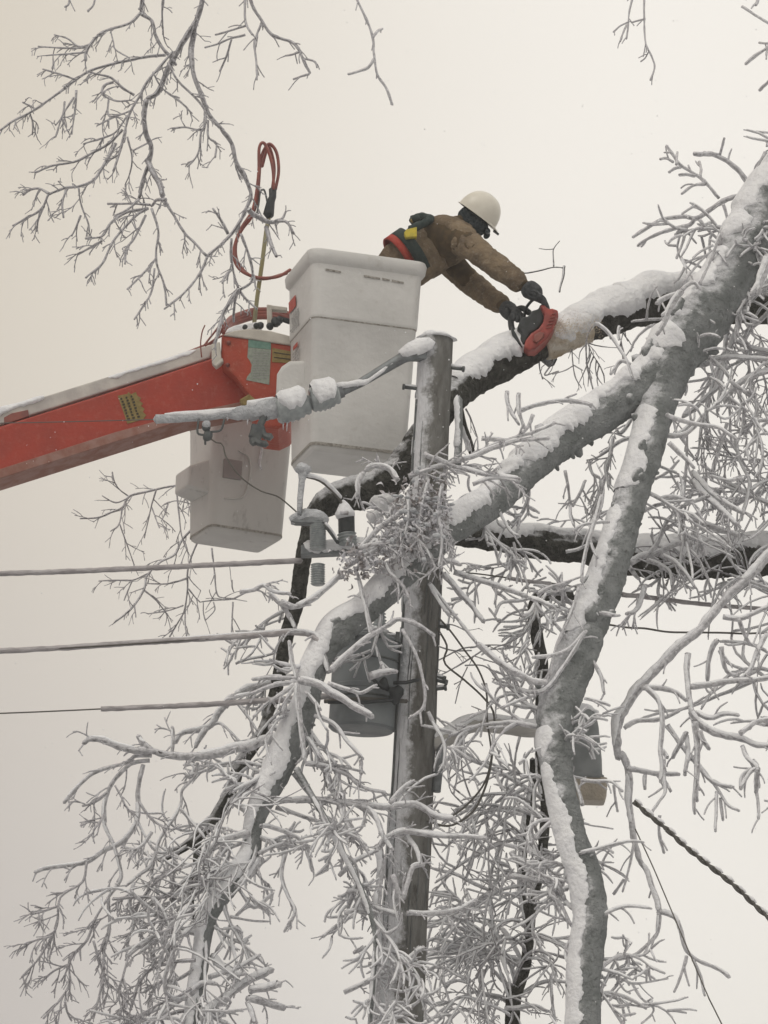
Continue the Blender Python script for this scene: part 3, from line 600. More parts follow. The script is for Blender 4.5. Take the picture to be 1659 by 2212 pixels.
mb = MB(); slab(mb, [(1286, 349), (1405, 361), (1396, 542), (1276, 518), (1282, 500), (1300, 478), (1305, 440), (1296, 420), (1282, 400)], KY - .004, .003, 4); sk = mb.build('safety_sticker', 'decalg', kn, smooth=False)
mb = MB(); rs = random.Random(2)
for j in range(11):
    y = 372 + j * 13; x = 1308 + rs.uniform(0, 6)
    while x < 1385:
        w_ = rs.uniform(6, 20); slab(mb, [(x, y), (min(x + w_, 1392), y + 1.5), (min(x + w_, 1392), y + 6), (x, y + 4.5)], KY - .0062, .002, 4); x += w_ + 4
mb.build('print', 'decalp', sk, smooth=False)
mb = MB(); slab(mb, [(1412, 352), (1520, 372), (1520, 432), (1410, 425)], KY - .004, .003, 4); sk = mb.build('caution_sticker', 'decalo', kn, smooth=False)
mb = MB(); slab(mb, [(1420, 372), (1520, 388), (1520, 393), (1420, 377)], KY - .0062, .002, 4); slab(mb, [(1420, 398), (1520, 410), (1520, 415), (1420, 403)], KY - .0062, .002, 4); mb.build('print', 'decald', sk, smooth=False)
mb = MB()
for x, y in ((1186, 325), (1480, 690), (1180, 440), (1340, 650)): mb.tube([P(x, y, KY - .012, 4), P(x, y, KY + .01, 4)], [.014, .014], 10, tip=False)
mb.build('bolt', 'hose', kn)
mb = MB(); slab(mb, [(1240, 620), (1290, 590), (1330, 620), (1320, 660), (1260, 650)], KY - .02, .08, 4); mb.build('hinge', 'decalo', kn, bevel=.01)
mb = MB(); slab(mb, [(1095, 330), (1140, 318), (1150, 430), (1120, 452), (1098, 430)], KY - .03, .06, 4); slab(mb, [(1112, 440), (1152, 400), (1160, 420), (1122, 450)], KY - .035, .05, 4); mb.build('pale_clevis', 'cream', kn, bevel=.01)
mb = MB()
pts = spline([P(x, y, KY - .02, 4) for x, y in ((1160, 285), (1110, 310), (1060, 340), (1120, 260), (1135, 240))], 6); mb.tube(pts, [2.2 * mpp(p) for p in pts], 6)
pts = spline([P(x, y, KY - .02, 4) for x, y in ((1045, 400), (1040, 330), (1048, 270), (1062, 235))], 6); mb.tube(pts, [1.6 * mpp(p) for p in pts], 6)
mb.build('loose_hose', 'hose', kn)

def bucket(name, label, corner, Yc, a, W, D, H, taper, m, seam):
    X = Vector((math.cos(a), math.sin(a), 0)); Yv = Vector((-math.sin(a), math.cos(a), 0)); Z = Vector((0, 0, 1))
    cnr = P(*corner, Yc); ctr = cnr + X * W / 2 + Yv * D / 2; bot = ctr - Z * H
    t = thing(name, bot, label, 'bucket')
    def sec(z, e=0, r=.05): 
        k = taper + (1 - taper) * z; w_ = W * k + e; d_ = D * k + e; return rrect(bot + Z * (z * H), w_, d_, max(.012, r + e / 2), X, Yv)
    mb = MB(); prev = None
    prof = [(.0, -.05), (.012, -.015), (.035, 0)] + [(z, 0) for z in (.2, .4, seam - .006)] + [(seam, .012), (seam + .012, .014)] + [(z, .012) for z in (.8, .93)] + [(.935, .025), (.947, .060), (.985, .072), (1.0, .055), (1.0, .0), (.97, -.02), (.6, -.03), (.1, -.03)]
    for z, e in prof:
        rg = mb.ring(sec(z, e))
        if prev: mb.bridge(prev, rg)
        else: mb.cap(rg)
        prev = rg
    mb.cap(prev, True); mb.build('shell', m, t, smooth='auto')
    mb = MB(); prev = None
    for z, e in ((seam - .010, .002), (seam - .004, .008), (seam + .001, .004)):
        rg = mb.ring(sec(z, e)); 
        if prev: mb.bridge(prev, rg)
        prev = rg
    mb.build('seam_line', 'seam', t)
    mb = MB(); prev = None
    for z, e in ((.024, .004), (.032, .006), (.040, .004)):
        rg = mb.ring(sec(z, e))
        if prev: mb.bridge(prev, rg)
        prev = rg
    mb.build('base_line', 'seam', t)
    return t, bot, X, Yv, sec
b1, bb, X1, Y1, sec1 = bucket('lift_bucket', 'large white lift bucket with rolled rim and red decal, holding the worker', (677, 537), 20.0, R(16), .73, .61, 1.31, .855, 'bucket', .665)
print('bucket1 near-left bottom', proj(bb - X1 * .308 - Y1 * .264), 'want 679,954; near-right', proj(bb + X1 * .308 - Y1 * .264), 'want 885,990; far-left', proj(bb - X1 * .308 + Y1 * .264), 'want 633,1004')
Zv = Vector((0, 0, 1))
def onface(z, u, front=True):      # point on the front (near) or left face
    k = .855 + .145 * z
    if front: return bb + Zv * (z * 1.31) + X1 * (u * .365 * k) - Y1 * (.305 * k + .0085)
    return bb + Zv * (z * 1.31) - X1 * (.365 * k + .0085) + Y1 * (u * .305 * k)
def decal(name, quad, m, parent, front, off=.004):
    mb = MB(); n = (-Y1 if front else -X1); a = [onface(z, u, front) + n * off for z, u in quad]
    mb.prism(a, n * .003); return mb.build(name, m, parent, smooth=False)
dl = decal('decal', ((.86, .28), (.86, .82), (.80, .78), (.80, .24)), 'decalr', b1, False)
mb = MB(); rs = random.Random(6)
for j in range(7):
    z = .775 - j * .014; u = -.05 + rs.uniform(0, .1)
    while u < .6:
        w_ = rs.uniform(.05, .16); q = [onface(zz, uu, False) - X1 * .004 for zz, uu in ((z, u), (z + .002, u + w_), (z - .004, u + w_), (z - .006, u))]; mb.prism(q, -X1 * .002); u += w_ + .05
mb.build('print', 'decalp', dl, smooth=False)
dl = decal('decal', ((.605, .1), (.605, .45), (.585, .45), (.585, .1)), 'decalr', b1, False)
mb = MB()
for j in range(8):
    z = .57 - j * .016; u = .02
    while u < .5:
        w_ = rs.uniform(.05, .16); q = [onface(zz, uu, False) - X1 * .004 for zz, uu in ((z, u), (z, u + w_), (z - .006, u + w_), (z - .006, u))]; mb.prism(q, -X1 * .002); u += w_ + .05
mb.build('print', 'decalp', dl, smooth=False)
for u0, u1, z0 in ((-.78, -.50, .905), (-.08, .22, .898), (.26, .40, .896), (.44, .66, .893)): decal('scuff', ((z0, u0), (z0 - .004, u1), (z0 - .012, u1), (z0 - .010, u0)), 'seam', b1, True, .001)
mb = MB(); prev = None
for z, w_, d_ in ((.02, .44, .3), (.2, .44, .3)):
    rg = mb.ring(rrect(bb + Zv * (z * 1.31), w_, d_, .03, X1, Y1)); 
    if prev: mb.bridge(prev, rg)
    else: mb.cap(rg)
    prev = rg
mb.cap(prev, True); mb.build('inner_step', 'bucket', b1)
mb = MB(); mb.prism([P(x, y, 20.22) for x, y in ((598, 806), (608, 790), (626, 778), (690, 776), (690, 858), (604, 862), (596, 848))], Vector((0, .3, 0)))
mb.build('side_mount', 'bucket', b1, bevel=.03)
mb = MB()


b2, b2b, X2, Y2, sec2 = bucket('lift_bucket', 'smaller greyish lift bucket with a side step, hanging lower behind the boom tip', (462, 832), 21.2, R(24), .60, .47, .98, .87, 'bucketb', .80)
print('bucket2 NL', proj(b2b - X2 * .261 - Y2 * .205), 'want 481,1131; NR', proj(b2b + X2 * .261 - Y2 * .205), 'want 645,1158; FL', proj(b2b - X2 * .261 + Y2 * .205), 'want 416,1172; FR', proj(b2b + X2 * .261 + Y2 * .205), 'want 579,1201')
mb = MB(); k = mpp(b2b)
def o2(z, u, v): return b2b + Zv * z + X2 * u + Y2 * v
q = [[o2(.42, -.26, -.20), o2(.42, -.26, .12), o2(.33, -.26, .12), o2(.33, -.26, -.2)]]
zt, zb = .50, .30
A = [o2(zt, -.26, -.17), o2(zt, -.26, .16), o2(zb - .03, -.26, .16), o2(zb - .05, -.26, -.17)]
B = [o2(zt - .06, -.40, -.12), o2(zt - .06, -.40, .14), o2(zb + .0, -.40, .14), o2(zb - .0, -.40, -.12)]
a = mb.ring(A); b = mb.ring(B); mb.bridge(a, b); mb.cap(a); mb.cap(b, True); mb.build('side_step', 'bucketb', b2, bevel=.02)
mb = MB(); mb.prism([o2(.49, -.20, -.235), o2(.49, -.07, -.235), o2(.36, -.07, -.232), o2(.36, -.20, -.232)], Y2 * .03 ); mb.build('latch_plate', 'latch', b2, bevel=.006)
mb = MB(); mb.tube(spline([o2(z, u, v) for z, u, v in ((.56, -.1, -.228), (.52, -.02, -.228), (.38, -.01, -.226), (.25, -.05, -.22), (.22, -.18, -.218))], 6), [.006] * 25, 6); mb.build('cable', 'bucketb', b2)
mb = MB(); p0 = o2(.72, .06, -.235); mb.tube(spline([p0, p0 + Vector((0, 0, -.15)), p0 + Vector((-.01, 0, -.22)), p0 + Vector((.008, 0, -.27))], 4), [.006] * 5 + [.010] * 4 + [.008] * 3 + [.003], 6, amp=.3); mb.build('icicle', 'icew', b2)

# ------------------------------------------------------------------ hot stick and hose loops standing in the tip housing
st = thing('hydraulic_pruner_stick', P(551, 700, 20.78), 'olive hot stick with black head and red brown hose loops standing up behind the bucket', 'pole tool')
mb = MB(); pts = [P(x, y, 20.75) for x, y in ((548, 708), (556, 640), (566, 570), (575, 500), (582, 462))]; mb.tube(pts, [4.8 * mpp(p) for p in pts], 10); mb.build('shaft', 'olive', st)
mb = MB(); pts = [P(x / 2, y / 2, 20.74) for x, y in ((1168, 940), (1160, 925), (1170, 870), (1178, 850), (1178, 818))]; mb.tube(pts, [8 * mpp(pts[0]), 12 * mpp(pts[0]), 9 * mpp(pts[0]), 8 * mpp(pts[0]), 8.5 * mpp(pts[0])], 12); mb.build('head', 'rubber', st)
mb = MB(); pts = spline([P(x / 2, y / 2, 20.73) for x, y in ((1160, 905), (1150, 850), (1140, 820), (1125, 830), (1118, 880), (1110, 920))], 5); mb.tube(pts, [2.2 * mpp(p) for p in pts], 6); mb.build('trigger_cord', 'steeld', st)
for k_, q in enumerate((((1182, 820), (1180, 740), (1165, 670), (1140, 618), (1120, 640), (1118, 740), (1105, 850), (1085, 920), (1040, 990), (1012, 1070), (1015, 1130), (1050, 1175), (1120, 1200), (1200, 1195), (1255, 1165)),
          ((1190, 820), (1204, 740), (1195, 660), (1165, 622), (1140, 650), (1125, 700), (1118, 790), (1110, 870), (1085, 940), (1050, 985), (1022, 1040), (1020, 1110), (1045, 1160), (1090, 1195), (1150, 1204), (1240, 1180)),
          ((1176, 820), (1185, 740), (1178, 680), (1160, 630), (1148, 660), (1132, 720)))):
    mb = MB(); pts = spline([P(x / 2, y / 2, 20.72 + .04 * k_) for x, y in q], 6); mb.tube(pts, [3.6 * mpp(p) for p in pts], 8); mb.build('hose', 'hose', st)

# ------------------------------------------------------------------ worker
def skinmesh(name, nodes, edges, m, parent, root, sub=2, amp=0, freq=30):
    keys = list(nodes); off = abspos(parent); me = bpy.data.meshes.new(name)
    me.from_pydata([nodes[k][0] - off for k in keys], [(keys.index(a), keys.index(b)) for a, b in edges], [])
    o = bpy.data.objects.new(name, me); COL.objects.link(o)
    o.modifiers.new('skin', 'SKIN'); s_ = o.modifiers.new('sub', 'SUBSURF'); s_.levels = sub; s_.render_levels = sub
    sv = me.skin_vertices[0].data
    for i, k in enumerate(keys):
        r = nodes[k][1]; sv[i].radius = (r, r) if not isinstance(r, tuple) else r; sv[i].use_root = (k == root)
    bpy.context.view_layer.update(); dg = bpy.context.evaluated_depsgraph_get()
    me2 = bpy.data.meshes.new_from_object(o.evaluated_get(dg)); me2.materials.clear(); me2.materials.append(M[m]); me2.name = name
    if amp:
        for v in me2.vertices:
            q = v.co * freq; v.co += v.normal * amp * (noise.noise(q) + .5 * noise.noise(q * 2.3) - 1.3 * max(0, .5 - 4 * abs(noise.noise(q * .55 + Vector((7, 3, 1))))))
    me2.polygons.foreach_set('use_smooth', [True] * len(me2.polygons))
    bpy.data.objects.remove(o); o2_ = bpy.data.objects.new(name, me2); COL.objects.link(o2_); o2_.parent = parent
    return o2_
def W_(x, y, Y): return P(x, y, Y, 2)
foot = bb + Zv * (.2 * 1.27 + .02)
wk = thing('person', foot, 'lineman in tan jacket and white hard hat leaning out of the bucket with a chainsaw', 'person')
pel = W_(255, 775, 20.42)
pel.z = max(pel.z, foot.z + .84)
J = {'pel': (pel, (.15, .17)), 'abd': (W_(390, 680, 20.42), (.14, .165)), 'chest': (W_(540, 575, 20.42), (.155, .18)), 'uch': (W_(665, 500, 20.42), (.13, .16)),
     'neck': (W_(755, 440, 20.4), .065), 'hd0': (W_(820, 410, 20.4), .085), 'hd1': (W_(880, 365, 20.4), .10), 'chin': (W_(880, 480, 20.4), .06),
     'shR': (W_(770, 515, 20.17), .085), 'elR': (W_(985, 680, 20.02), .068), 'wrR': (W_(1185, 830, 19.94), .048),
     'shL': (W_(690, 650, 20.66), .085), 'elL': (W_(860, 830, 20.52), .066), 'wrL': (W_(1050, 955, 20.22), .048),
     'hpR': (pel + Vector((.02, -.10, -.08)), .09), 'knR': (foot + Vector((.06, -.09, .45)), .062), 'anR': (foot + Vector((.0, -.09, .07)), .045), 'toR': (foot + Vector((.14, -.09, .03)), .042),
     'hpL': (pel + Vector((.02, .10, -.08)), .09), 'knL': (foot + Vector((.06, .09, .45)), .062), 'anL': (foot + Vector((.0, .09, .07)), .045), 'toL': (foot + Vector((.14, .09, .03)), .042)}
body = skinmesh('body', J, [('pel', 'abd'), ('abd', 'chest'), ('chest', 'uch'), ('uch', 'neck'), ('neck', 'hd0'), ('hd0', 'hd1'), ('hd0', 'chin'), ('uch', 'shR'), ('shR', 'elR'), ('elR', 'wrR'), ('uch', 'shL'), ('shL', 'elL'), ('elL', 'wrL'),
    ('pel', 'hpR'), ('hpR', 'knR'), ('knR', 'anR'), ('anR', 'toR'), ('pel', 'hpL'), ('hpL', 'knL'), ('knL', 'anL'), ('anL', 'toL')], 'trous', wk, 'pel')
def lerp3(a, b, t): return a.lerp(b, t)
JK = {'w': (W_(275, 760, 20.42), (.16, .19)), 'a': (W_(385, 685, 20.42), (.155, .185)), 'c': (W_(520, 590, 20.42), (.175, .205)), 'c2': (W_(610, 530, 20.42), (.165, .20)), 'u': (W_(680, 490, 20.41), (.13, .17)), 'n': (W_(748, 440, 20.4), .09),
      'shR': (W_(775, 520, 20.18), .100), 'uaR': (W_(880, 605, 20.10), .090), 'elR': (W_(985, 682, 20.02), .086), 'faR': (W_(1090, 760, 19.98), .078), 'cuR': (W_(1175, 825, 19.94), .066),
      'shL': (W_(680, 665, 20.68), .100), 'uaL': (W_(770, 755, 20.68), .088), 'elL': (W_(865, 832, 20.52), .084), 'faL': (W_(960, 900, 20.36), .075), 'cuL': (W_(1040, 950, 20.24), .064)}
skinmesh('jacket', JK, [('w', 'a'), ('a', 'c'), ('c', 'c2'), ('c2', 'u'), ('u', 'n'), ('u', 'shR'), ('shR', 'uaR'), ('uaR', 'elR'), ('elR', 'faR'), ('faR', 'cuR'), ('u', 'shL'), ('shL', 'uaL'), ('uaL', 'elL'), ('elL', 'faL'), ('faL', 'cuL')], 'jacket', body, 'w', sub=4, amp=.009, freq=16)
HD = {'n': (W_(740, 425, 20.4), .085), 'a': (W_(800, 400, 20.4), .098), 'b': (W_(862, 352, 20.4), .112), 'f': (W_(868, 425, 20.4), .104), 'j': (W_(900, 482, 20.4), .062)}
skinmesh('balaclava', HD, [('n', 'a'), ('a', 'b'), ('a', 'f'), ('f', 'j')], 'hood', body, 'a', sub=3, amp=.004)
# face: nose bridge, goggles
up_h = (CRT * .594 + CUP * .805 - CFW * .04).normalized(); fw_h = (CRT * .805 - CUP * .594).normalized(); sd_h = up_h.cross(fw_h).normalized()
hc = W_(872, 372, 20.4)
mb = MB()
for s in (-1, 1): mb.ball(hc + fw_h * .098 + sd_h * (.035 * s) - up_h * .040, .022, .033, .022, X=fw_h, Y=sd_h, Z=up_h)
mb.build('goggles', 'goggle', body)
mb = MB(); mb.ball(hc + fw_h * .112 - up_h * .062, .020, .016, .026, X=fw_h, Y=sd_h, Z=up_h); mb.ball(hc + fw_h * .088 - up_h * .105, .016, .03, .012, X=fw_h, Y=sd_h, Z=up_h); mb.build('nose_and_mouth', 'hood', body)
# hard hat: shell + brim
mb = MB(); hc2 = (W_(742, 272, 20.4) + W_(985, 445, 20.4)) / 2 ; prev = None
for j in range(13):
    a = (math.pi / 2) * j / 12; ps = []
    for k in range(36):
        b = 2 * math.pi * k / 36; rx = .142; ry = .118
        rid = 1 + (.02 * math.exp(-(math.sin(b) / .16) ** 2) if 2 < j else 0)
        ps.append(hc2 + fw_h * (rx * math.cos(a) ** .85 * math.cos(b)) + sd_h * (ry * math.cos(a) ** .85 * math.sin(b)) + up_h * (.158 * math.sin(a) * rid))
    rg = mb.ring(ps)
    if prev: mb.bridge(prev, rg)
    prev = rg
mb.cap(prev); hat = mb.build('hard_hat', 'hat', body)
mb = MB(); r0 = []; r1 = []; r2 = []
for k in range(36):
    b = 2 * math.pi * k / 36; f = max(0, math.cos(b)) ** 3; e = .010 + .035 * f
    dr = fw_h * math.cos(b) * (.142 + e) + sd_h * math.sin(b) * (.118 + e)
    r0.append(hc2 + fw_h * .138 * math.cos(b) + sd_h * .114 * math.sin(b) + up_h * .008); r1.append(hc2 + dr - up_h * (.004 + .012 * f)); r2.append(hc2 + fw_h * .13 * math.cos(b) + sd_h * .108 * math.sin(b) - up_h * .004)
a, b, c = mb.ring(r0), mb.ring(r1), mb.ring(r2); mb.bridge(a, b); mb.bridge(b, c); mb.build('brim', 'hat', hat)
mb = MB(); mb.box(hc2 + fw_h * .165 - up_h * .018, fw_h * .022, sd_h * .05, up_h * .006); mb.build('peak_trim', 'rubber', hat, bevel=.004)
# harness: coloured webbing wrapped round the torso
tax = (W_(610, 530, 20.42) - W_(385, 685, 20.42)).normalized()
def band(name, cx, cy, m, wd, rz, ry_, tilt=0, a0=-200, a1=20, off=0):
    c = W_(cx, cy, 20.42); u = (Zv - tax * Zv.dot(tax)).normalized(); v = tax.cross(u); mb = MB(); prev = None
    t2 = (tax + v * tilt).normalized()
    for i in range(41):
        a = R(a0 + (a1 - a0) * i / 40); dr = u * math.cos(a) * rz + v * math.sin(a) * ry_
        ce = c + dr; ps = [ce - tax * wd, ce + tax * wd, ce + tax * wd + dr.normalized() * .012, ce - tax * wd + dr.normalized() * .012]; rg = mb.ring(ps)
        if prev: mb.bridge(prev, rg)
        else: mb.cap(rg)
        prev = rg
    mb.cap(prev, True); return mb.build(name, m, body)
band('red_strap', 368, 640, 'redw', .024, .150, .212, a0=-180, a1=180)
band('harness_belt', 430, 622, 'navy', .036, .172, .224, a0=-180, a1=180)
def patch(name, poly, m, Y, th=.02):
    mb = MB(); mb.prism([W_(x, y, Y) for x, y in poly], Vector((0, th, 0))); return mb.build(name, m, body, bevel=.006)
patch('yellow_pad', ((388, 470), (405, 448), (472, 433), (472, 495), (400, 502)), 'yel', 20.15, .06)
mb = MB(); mb.tube(spline([W_(x, y, Y) for x, y, Y in ((445, 382, 20.42), (500, 372, 20.36), (560, 380, 20.3), (540, 400, 20.24), (480, 425, 20.2), (430, 450, 20.2))], 5), [.028] * 26, 8, amp=.3); mb.ball(W_(470, 392, 20.38), .045, .05, .03, amp=.3)
mb.build('shoulder_strap', 'navy', body)
mb = MB(); mb.ball(W_(447, 392, 20.36), .018); mb.build('buckle', 'decalo', body)

# chainsaw
sw = thing('chainsaw', W_(1250, 1080, 19.980), 'red orange chainsaw held in dark gloves, its bar biting into the snowy limb', 'chainsaw')
mb = MB()
mb.prism([W_(x, y, 19.850) for x, y in ((1270, 938), (1300, 938), (1325, 962), (1350, 960), (1388, 972), (1390, 1010), (1372, 1065), (1350, 1110), (1310, 1160), (1240, 1222), (1195, 1235), (1165, 1215), (1178, 1165), (1215, 1120), (1262, 1090), (1290, 1050), (1300, 1000))], Vector((0, .20, 0)))
hsg = mb.build('housing', 'saw', sw, bevel=.014)
mb = MB(); mb.prism([W_(x, y, 19.830) for x, y in ((1235, 1130), (1270, 1110), (1300, 1120), (1290, 1150), (1250, 1185), (1225, 1170))], Vector((0, .03, 0))); mb.build('clutch_cover', 'hose', sw, bevel=.008)
mb = MB(); mb.prism([W_(x, y, 19.90) for x, y in ((1150, 1015), (1195, 1010), (1215, 975), (1262, 962), (1272, 930), (1300, 950), (1302, 1010), (1285, 1060), (1238, 1108), (1205, 1120), (1185, 1165), (1165, 1205), (1135, 1180), (1150, 1120), (1122, 1085))], Vector((0, .16, 0))); mb.build('engine_body', 'rubber', sw, bevel=.016)
mb = MB()
for j in range(5): mb.tube([W_(1310 + j * 9, 1090 - j * 22, 19.840), W_(1345 + j * 7, 1080 - j * 22, 19.840)], [.004] * 2, 6)
mb.build('cooling_fin', 'hose', sw)
mb = MB(); pts = spline([W_(x, y, Y) for x, y, Y in ((1310, 960, 19.870), (1290, 905, 19.890), (1235, 900, 19.930), (1180, 960, 19.990), (1170, 1040, 20.030), (1190, 1100, 20.050))], 5); mb.tube(pts, [.010] * len(pts), 8); mb.build('front_handle', 'rubber', sw)
mb = MB(); pts = spline([W_(x, y, Y) for x, y, Y in ((1190, 1180, 19.950), (1120, 1150, 19.970), (1085, 1080, 20.030), (1090, 1000, 20.110), (1150, 960, 20.080), (1200, 990, 20.030))], 5); mb.tube(pts, [.020] * len(pts), 8); mb.build('rear_handle', 'rubber', sw)
mb = MB(); a = W_(1230, 1200, 19.990); d = (W_(1390, 1330, 20.380) - a).normalized(); n_ = Vector((0.5, 0, .86)).cross(d).normalized(); q = d.cross(n_)
mb.prism([a + q * .045, a + d * .32 + q * .045, a + d * .36 + q * .02, a + d * .36 - q * .02, a + d * .32 - q * .045, a - q * .045], n_ * .006); mb.build('guide_bar', 'steel', sw)
mb = MB(); mb.tube([a + q * .047, a + d * .32 + q * .047, a + d * .365 + q * .02, a + d * .365 - q * .02, a + d * .32 - q * .047, a - q * .047], [.006] * 6, 6); mb.build('chain', 'steeld', sw)
mb = MB(); mb.prism([W_(x, y, 19.880) for x, y in ((1085, 1070), (1120, 1130), (1160, 1215), (1130, 1190), (1090, 1130))], Vector((0, .1, 0))); mb.build('hand_guard', 'rubber', sw, bevel=.01)

# gloved hands: palm plus four curled fingers and a thumb each
def hand(wr, kn, curl, side, name='gloved_hand'):
    # wr wrist, kn knuckle centre, curl = direction fingers bend to, side = across the palm
    GS = 1.22; f = (kn - wr).normalized(); side = (side - f * side.dot(f)).normalized(); nodes = {'w': (wr - f * .05, .050), 'w2': (wr, .046), 'p': (wr.lerp(kn, .5), (.042, .054))}; ed = [('w', 'w2'), ('w2', 'p')]
    for i, (o, ln) in enumerate(((-.033, .9), (-.011, 1.0), (.011, .95), (.033, .8))):
        k = kn + side * o * GS; ln = ln * GS; a = k + (f * .5 + curl * .85).normalized() * .032 * ln; b = a + (curl * .9 - f * .35).normalized() * .028 * ln; c = b + (-f * .8 + curl * .35).normalized() * .020 * ln
        nodes.update({f'k{i}': (k, .0190), f'a{i}': (a, .0172), f'b{i}': (b, .0160), f'c{i}': (c, .0145)}); ed += [('p', f'k{i}'), (f'k{i}', f'a{i}'), (f'a{i}', f'b{i}'), (f'b{i}', f'c{i}')]
    t0 = wr.lerp(kn, .35) - side * .04; t1 = t0 + (curl * .8 + f * .5 - side * .2).normalized() * .036; t2 = t1 + (curl * .5 + f * .7 + side * .5).normalized() * .030
    nodes.update({'t0': (t0, .019), 't1': (t1, .016), 't2': (t2, .013)}); ed += [('p', 't0'), ('t0', 't1'), ('t1', 't2')]
    return skinmesh(name, nodes, ed, 'glove', body, 'p', sub=2, amp=.0015)
hand(W_(1215, 862, 19.920), W_(1290, 905, 19.880), (W_(1320, 1000, 19.930) - W_(1290, 905, 19.880)).normalized(), Vector((0, 1, .1)))
hand(W_(1072, 968, 20.19), W_(1128, 1010, 20.04), (W_(1150, 1100, 19.93) - W_(1128, 1010, 20.04)).normalized(), Vector((0.5, 1, .3)))
GC = {'a': (W_(1165, 815, 19.940), .070), 'b': (W_(1230, 855, 19.920), .066), 'c': (W_(1265, 890, 19.900), .05)}
skinmesh('glove_cuff', GC, [('a', 'b'), ('b', 'c')], 'glove', body, 'a', sub=2, amp=.004)
GC = {'a': (W_(1035, 945, 20.250), .066), 'b': (W_(1080, 985, 20.190), .062), 'c': (W_(1110, 1020, 20.130), .05)}
skinmesh('glove_cuff', GC, [('a', 'b'), ('b', 'c')], 'glove', body, 'a', sub=2, amp=.004)

# sawdust plume
mb = MB(); rs = random.Random(9)
for i in range(2200):
    t = rs.random(); x = 1375 + 300 * t * t + rs.gauss(0, 12); y = 1085 - 12 * t + rs.gauss(0, 24 + 16 * t) ; Yd = 19.88 + rs.gauss(0, .03)
    c = W_(x, y, Yd); r = rs.uniform(.0010, .0026)
    v = [c + Vector((rs.uniform(-1, 1), rs.uniform(-1, 1), rs.uniform(-1, 1))) * r * 1.6 for _ in range(4)]; i0 = len(mb.v); mb.v.extend(v)
    mb.f += [(i0, i0 + 1, i0 + 2), (i0, i0 + 1, i0 + 3), (i0 + 1, i0 + 2, i0 + 3), (i0, i0 + 2, i0 + 3)]
tag(mb.build('sawdust', 'sawdust', smooth=False), 'pale tan sawdust spraying right from the chainsaw against the limb', 'sawdust', kind='stuff')
# ------------------------------------------------------------------ trees
def parse(txt):
    for ln in txt.strip().splitlines():
        ln = ln.strip()
        if not ln or ln[0] == '#': continue
        h, b = ln.split(':'); h = h.split(); c = int(h[0]); s = CR[c][2]; r0, r1 = float(h[1]) / s, float(h[2]) / s
        y = [float(v) for v in h[3:5]]
        yield [K(c, *map(float, q.split(','))) for q in b.split()], r0, r1, y
def grow(rng, pts, rad, dens, ln, lv, r0, outl, seg=5, spread=(22, 62), droop=.12, t0=.1):
    L = sum((pts[i + 1] - pts[i]).length for i in range(len(pts) - 1)); k = mpp(pts[0])
    nn = dens * (L / k) / 100.0; nn = int(nn) + (rng.random() < nn % 1)
    for i in range(nn):
        t = t0 + (1 - t0) * ((i + rng.random()) / max(1, nn)); j = min(int(t * (len(pts) - 1)), len(pts) - 2)
        p = pts[j].lerp(pts[j + 1], t * (len(pts) - 1) - j); T = (pts[j + 1] - pts[j]).normalized()
        a = R(rng.uniform(*spread)); rot = rng.uniform(0, 2 * math.pi)
        u = T.orthogonal().normalized(); v = T.cross(u); d = (T * math.cos(a) + (u * math.cos(rot) + v * math.sin(rot)) * math.sin(a))
        d.y *= .7; d.normalize(); l = ln * k * rng.uniform(.45, 1.25) * (1 - .3 * t); rr = min(r0 * k, max(rad[j] * .8, r0 * k * .5)); q = [p]; rs_ = [rr]
        bend = Vector((rng.uniform(-1, 1), rng.uniform(-1, 1), rng.uniform(-1, 1))) * .28
        for s in range(seg):
            d = (d + bend * .4 + Vector((0, 0, -droop)) + Vector((rng.uniform(-1, 1), rng.uniform(-1, 1), rng.uniform(-1, 1))) * .14).normalized()
            q.append(q[-1] + d * l / seg); rs_.append(rr * (1 - .45 * (s + 1) / seg))
        outl.append((q, rs_))
        if lv > 1: grow(rng, q, rs_, dens * 1.7, ln * .5, lv - 1, r0 * .8, outl, 3, spread, droop, .25)
GID = [0]
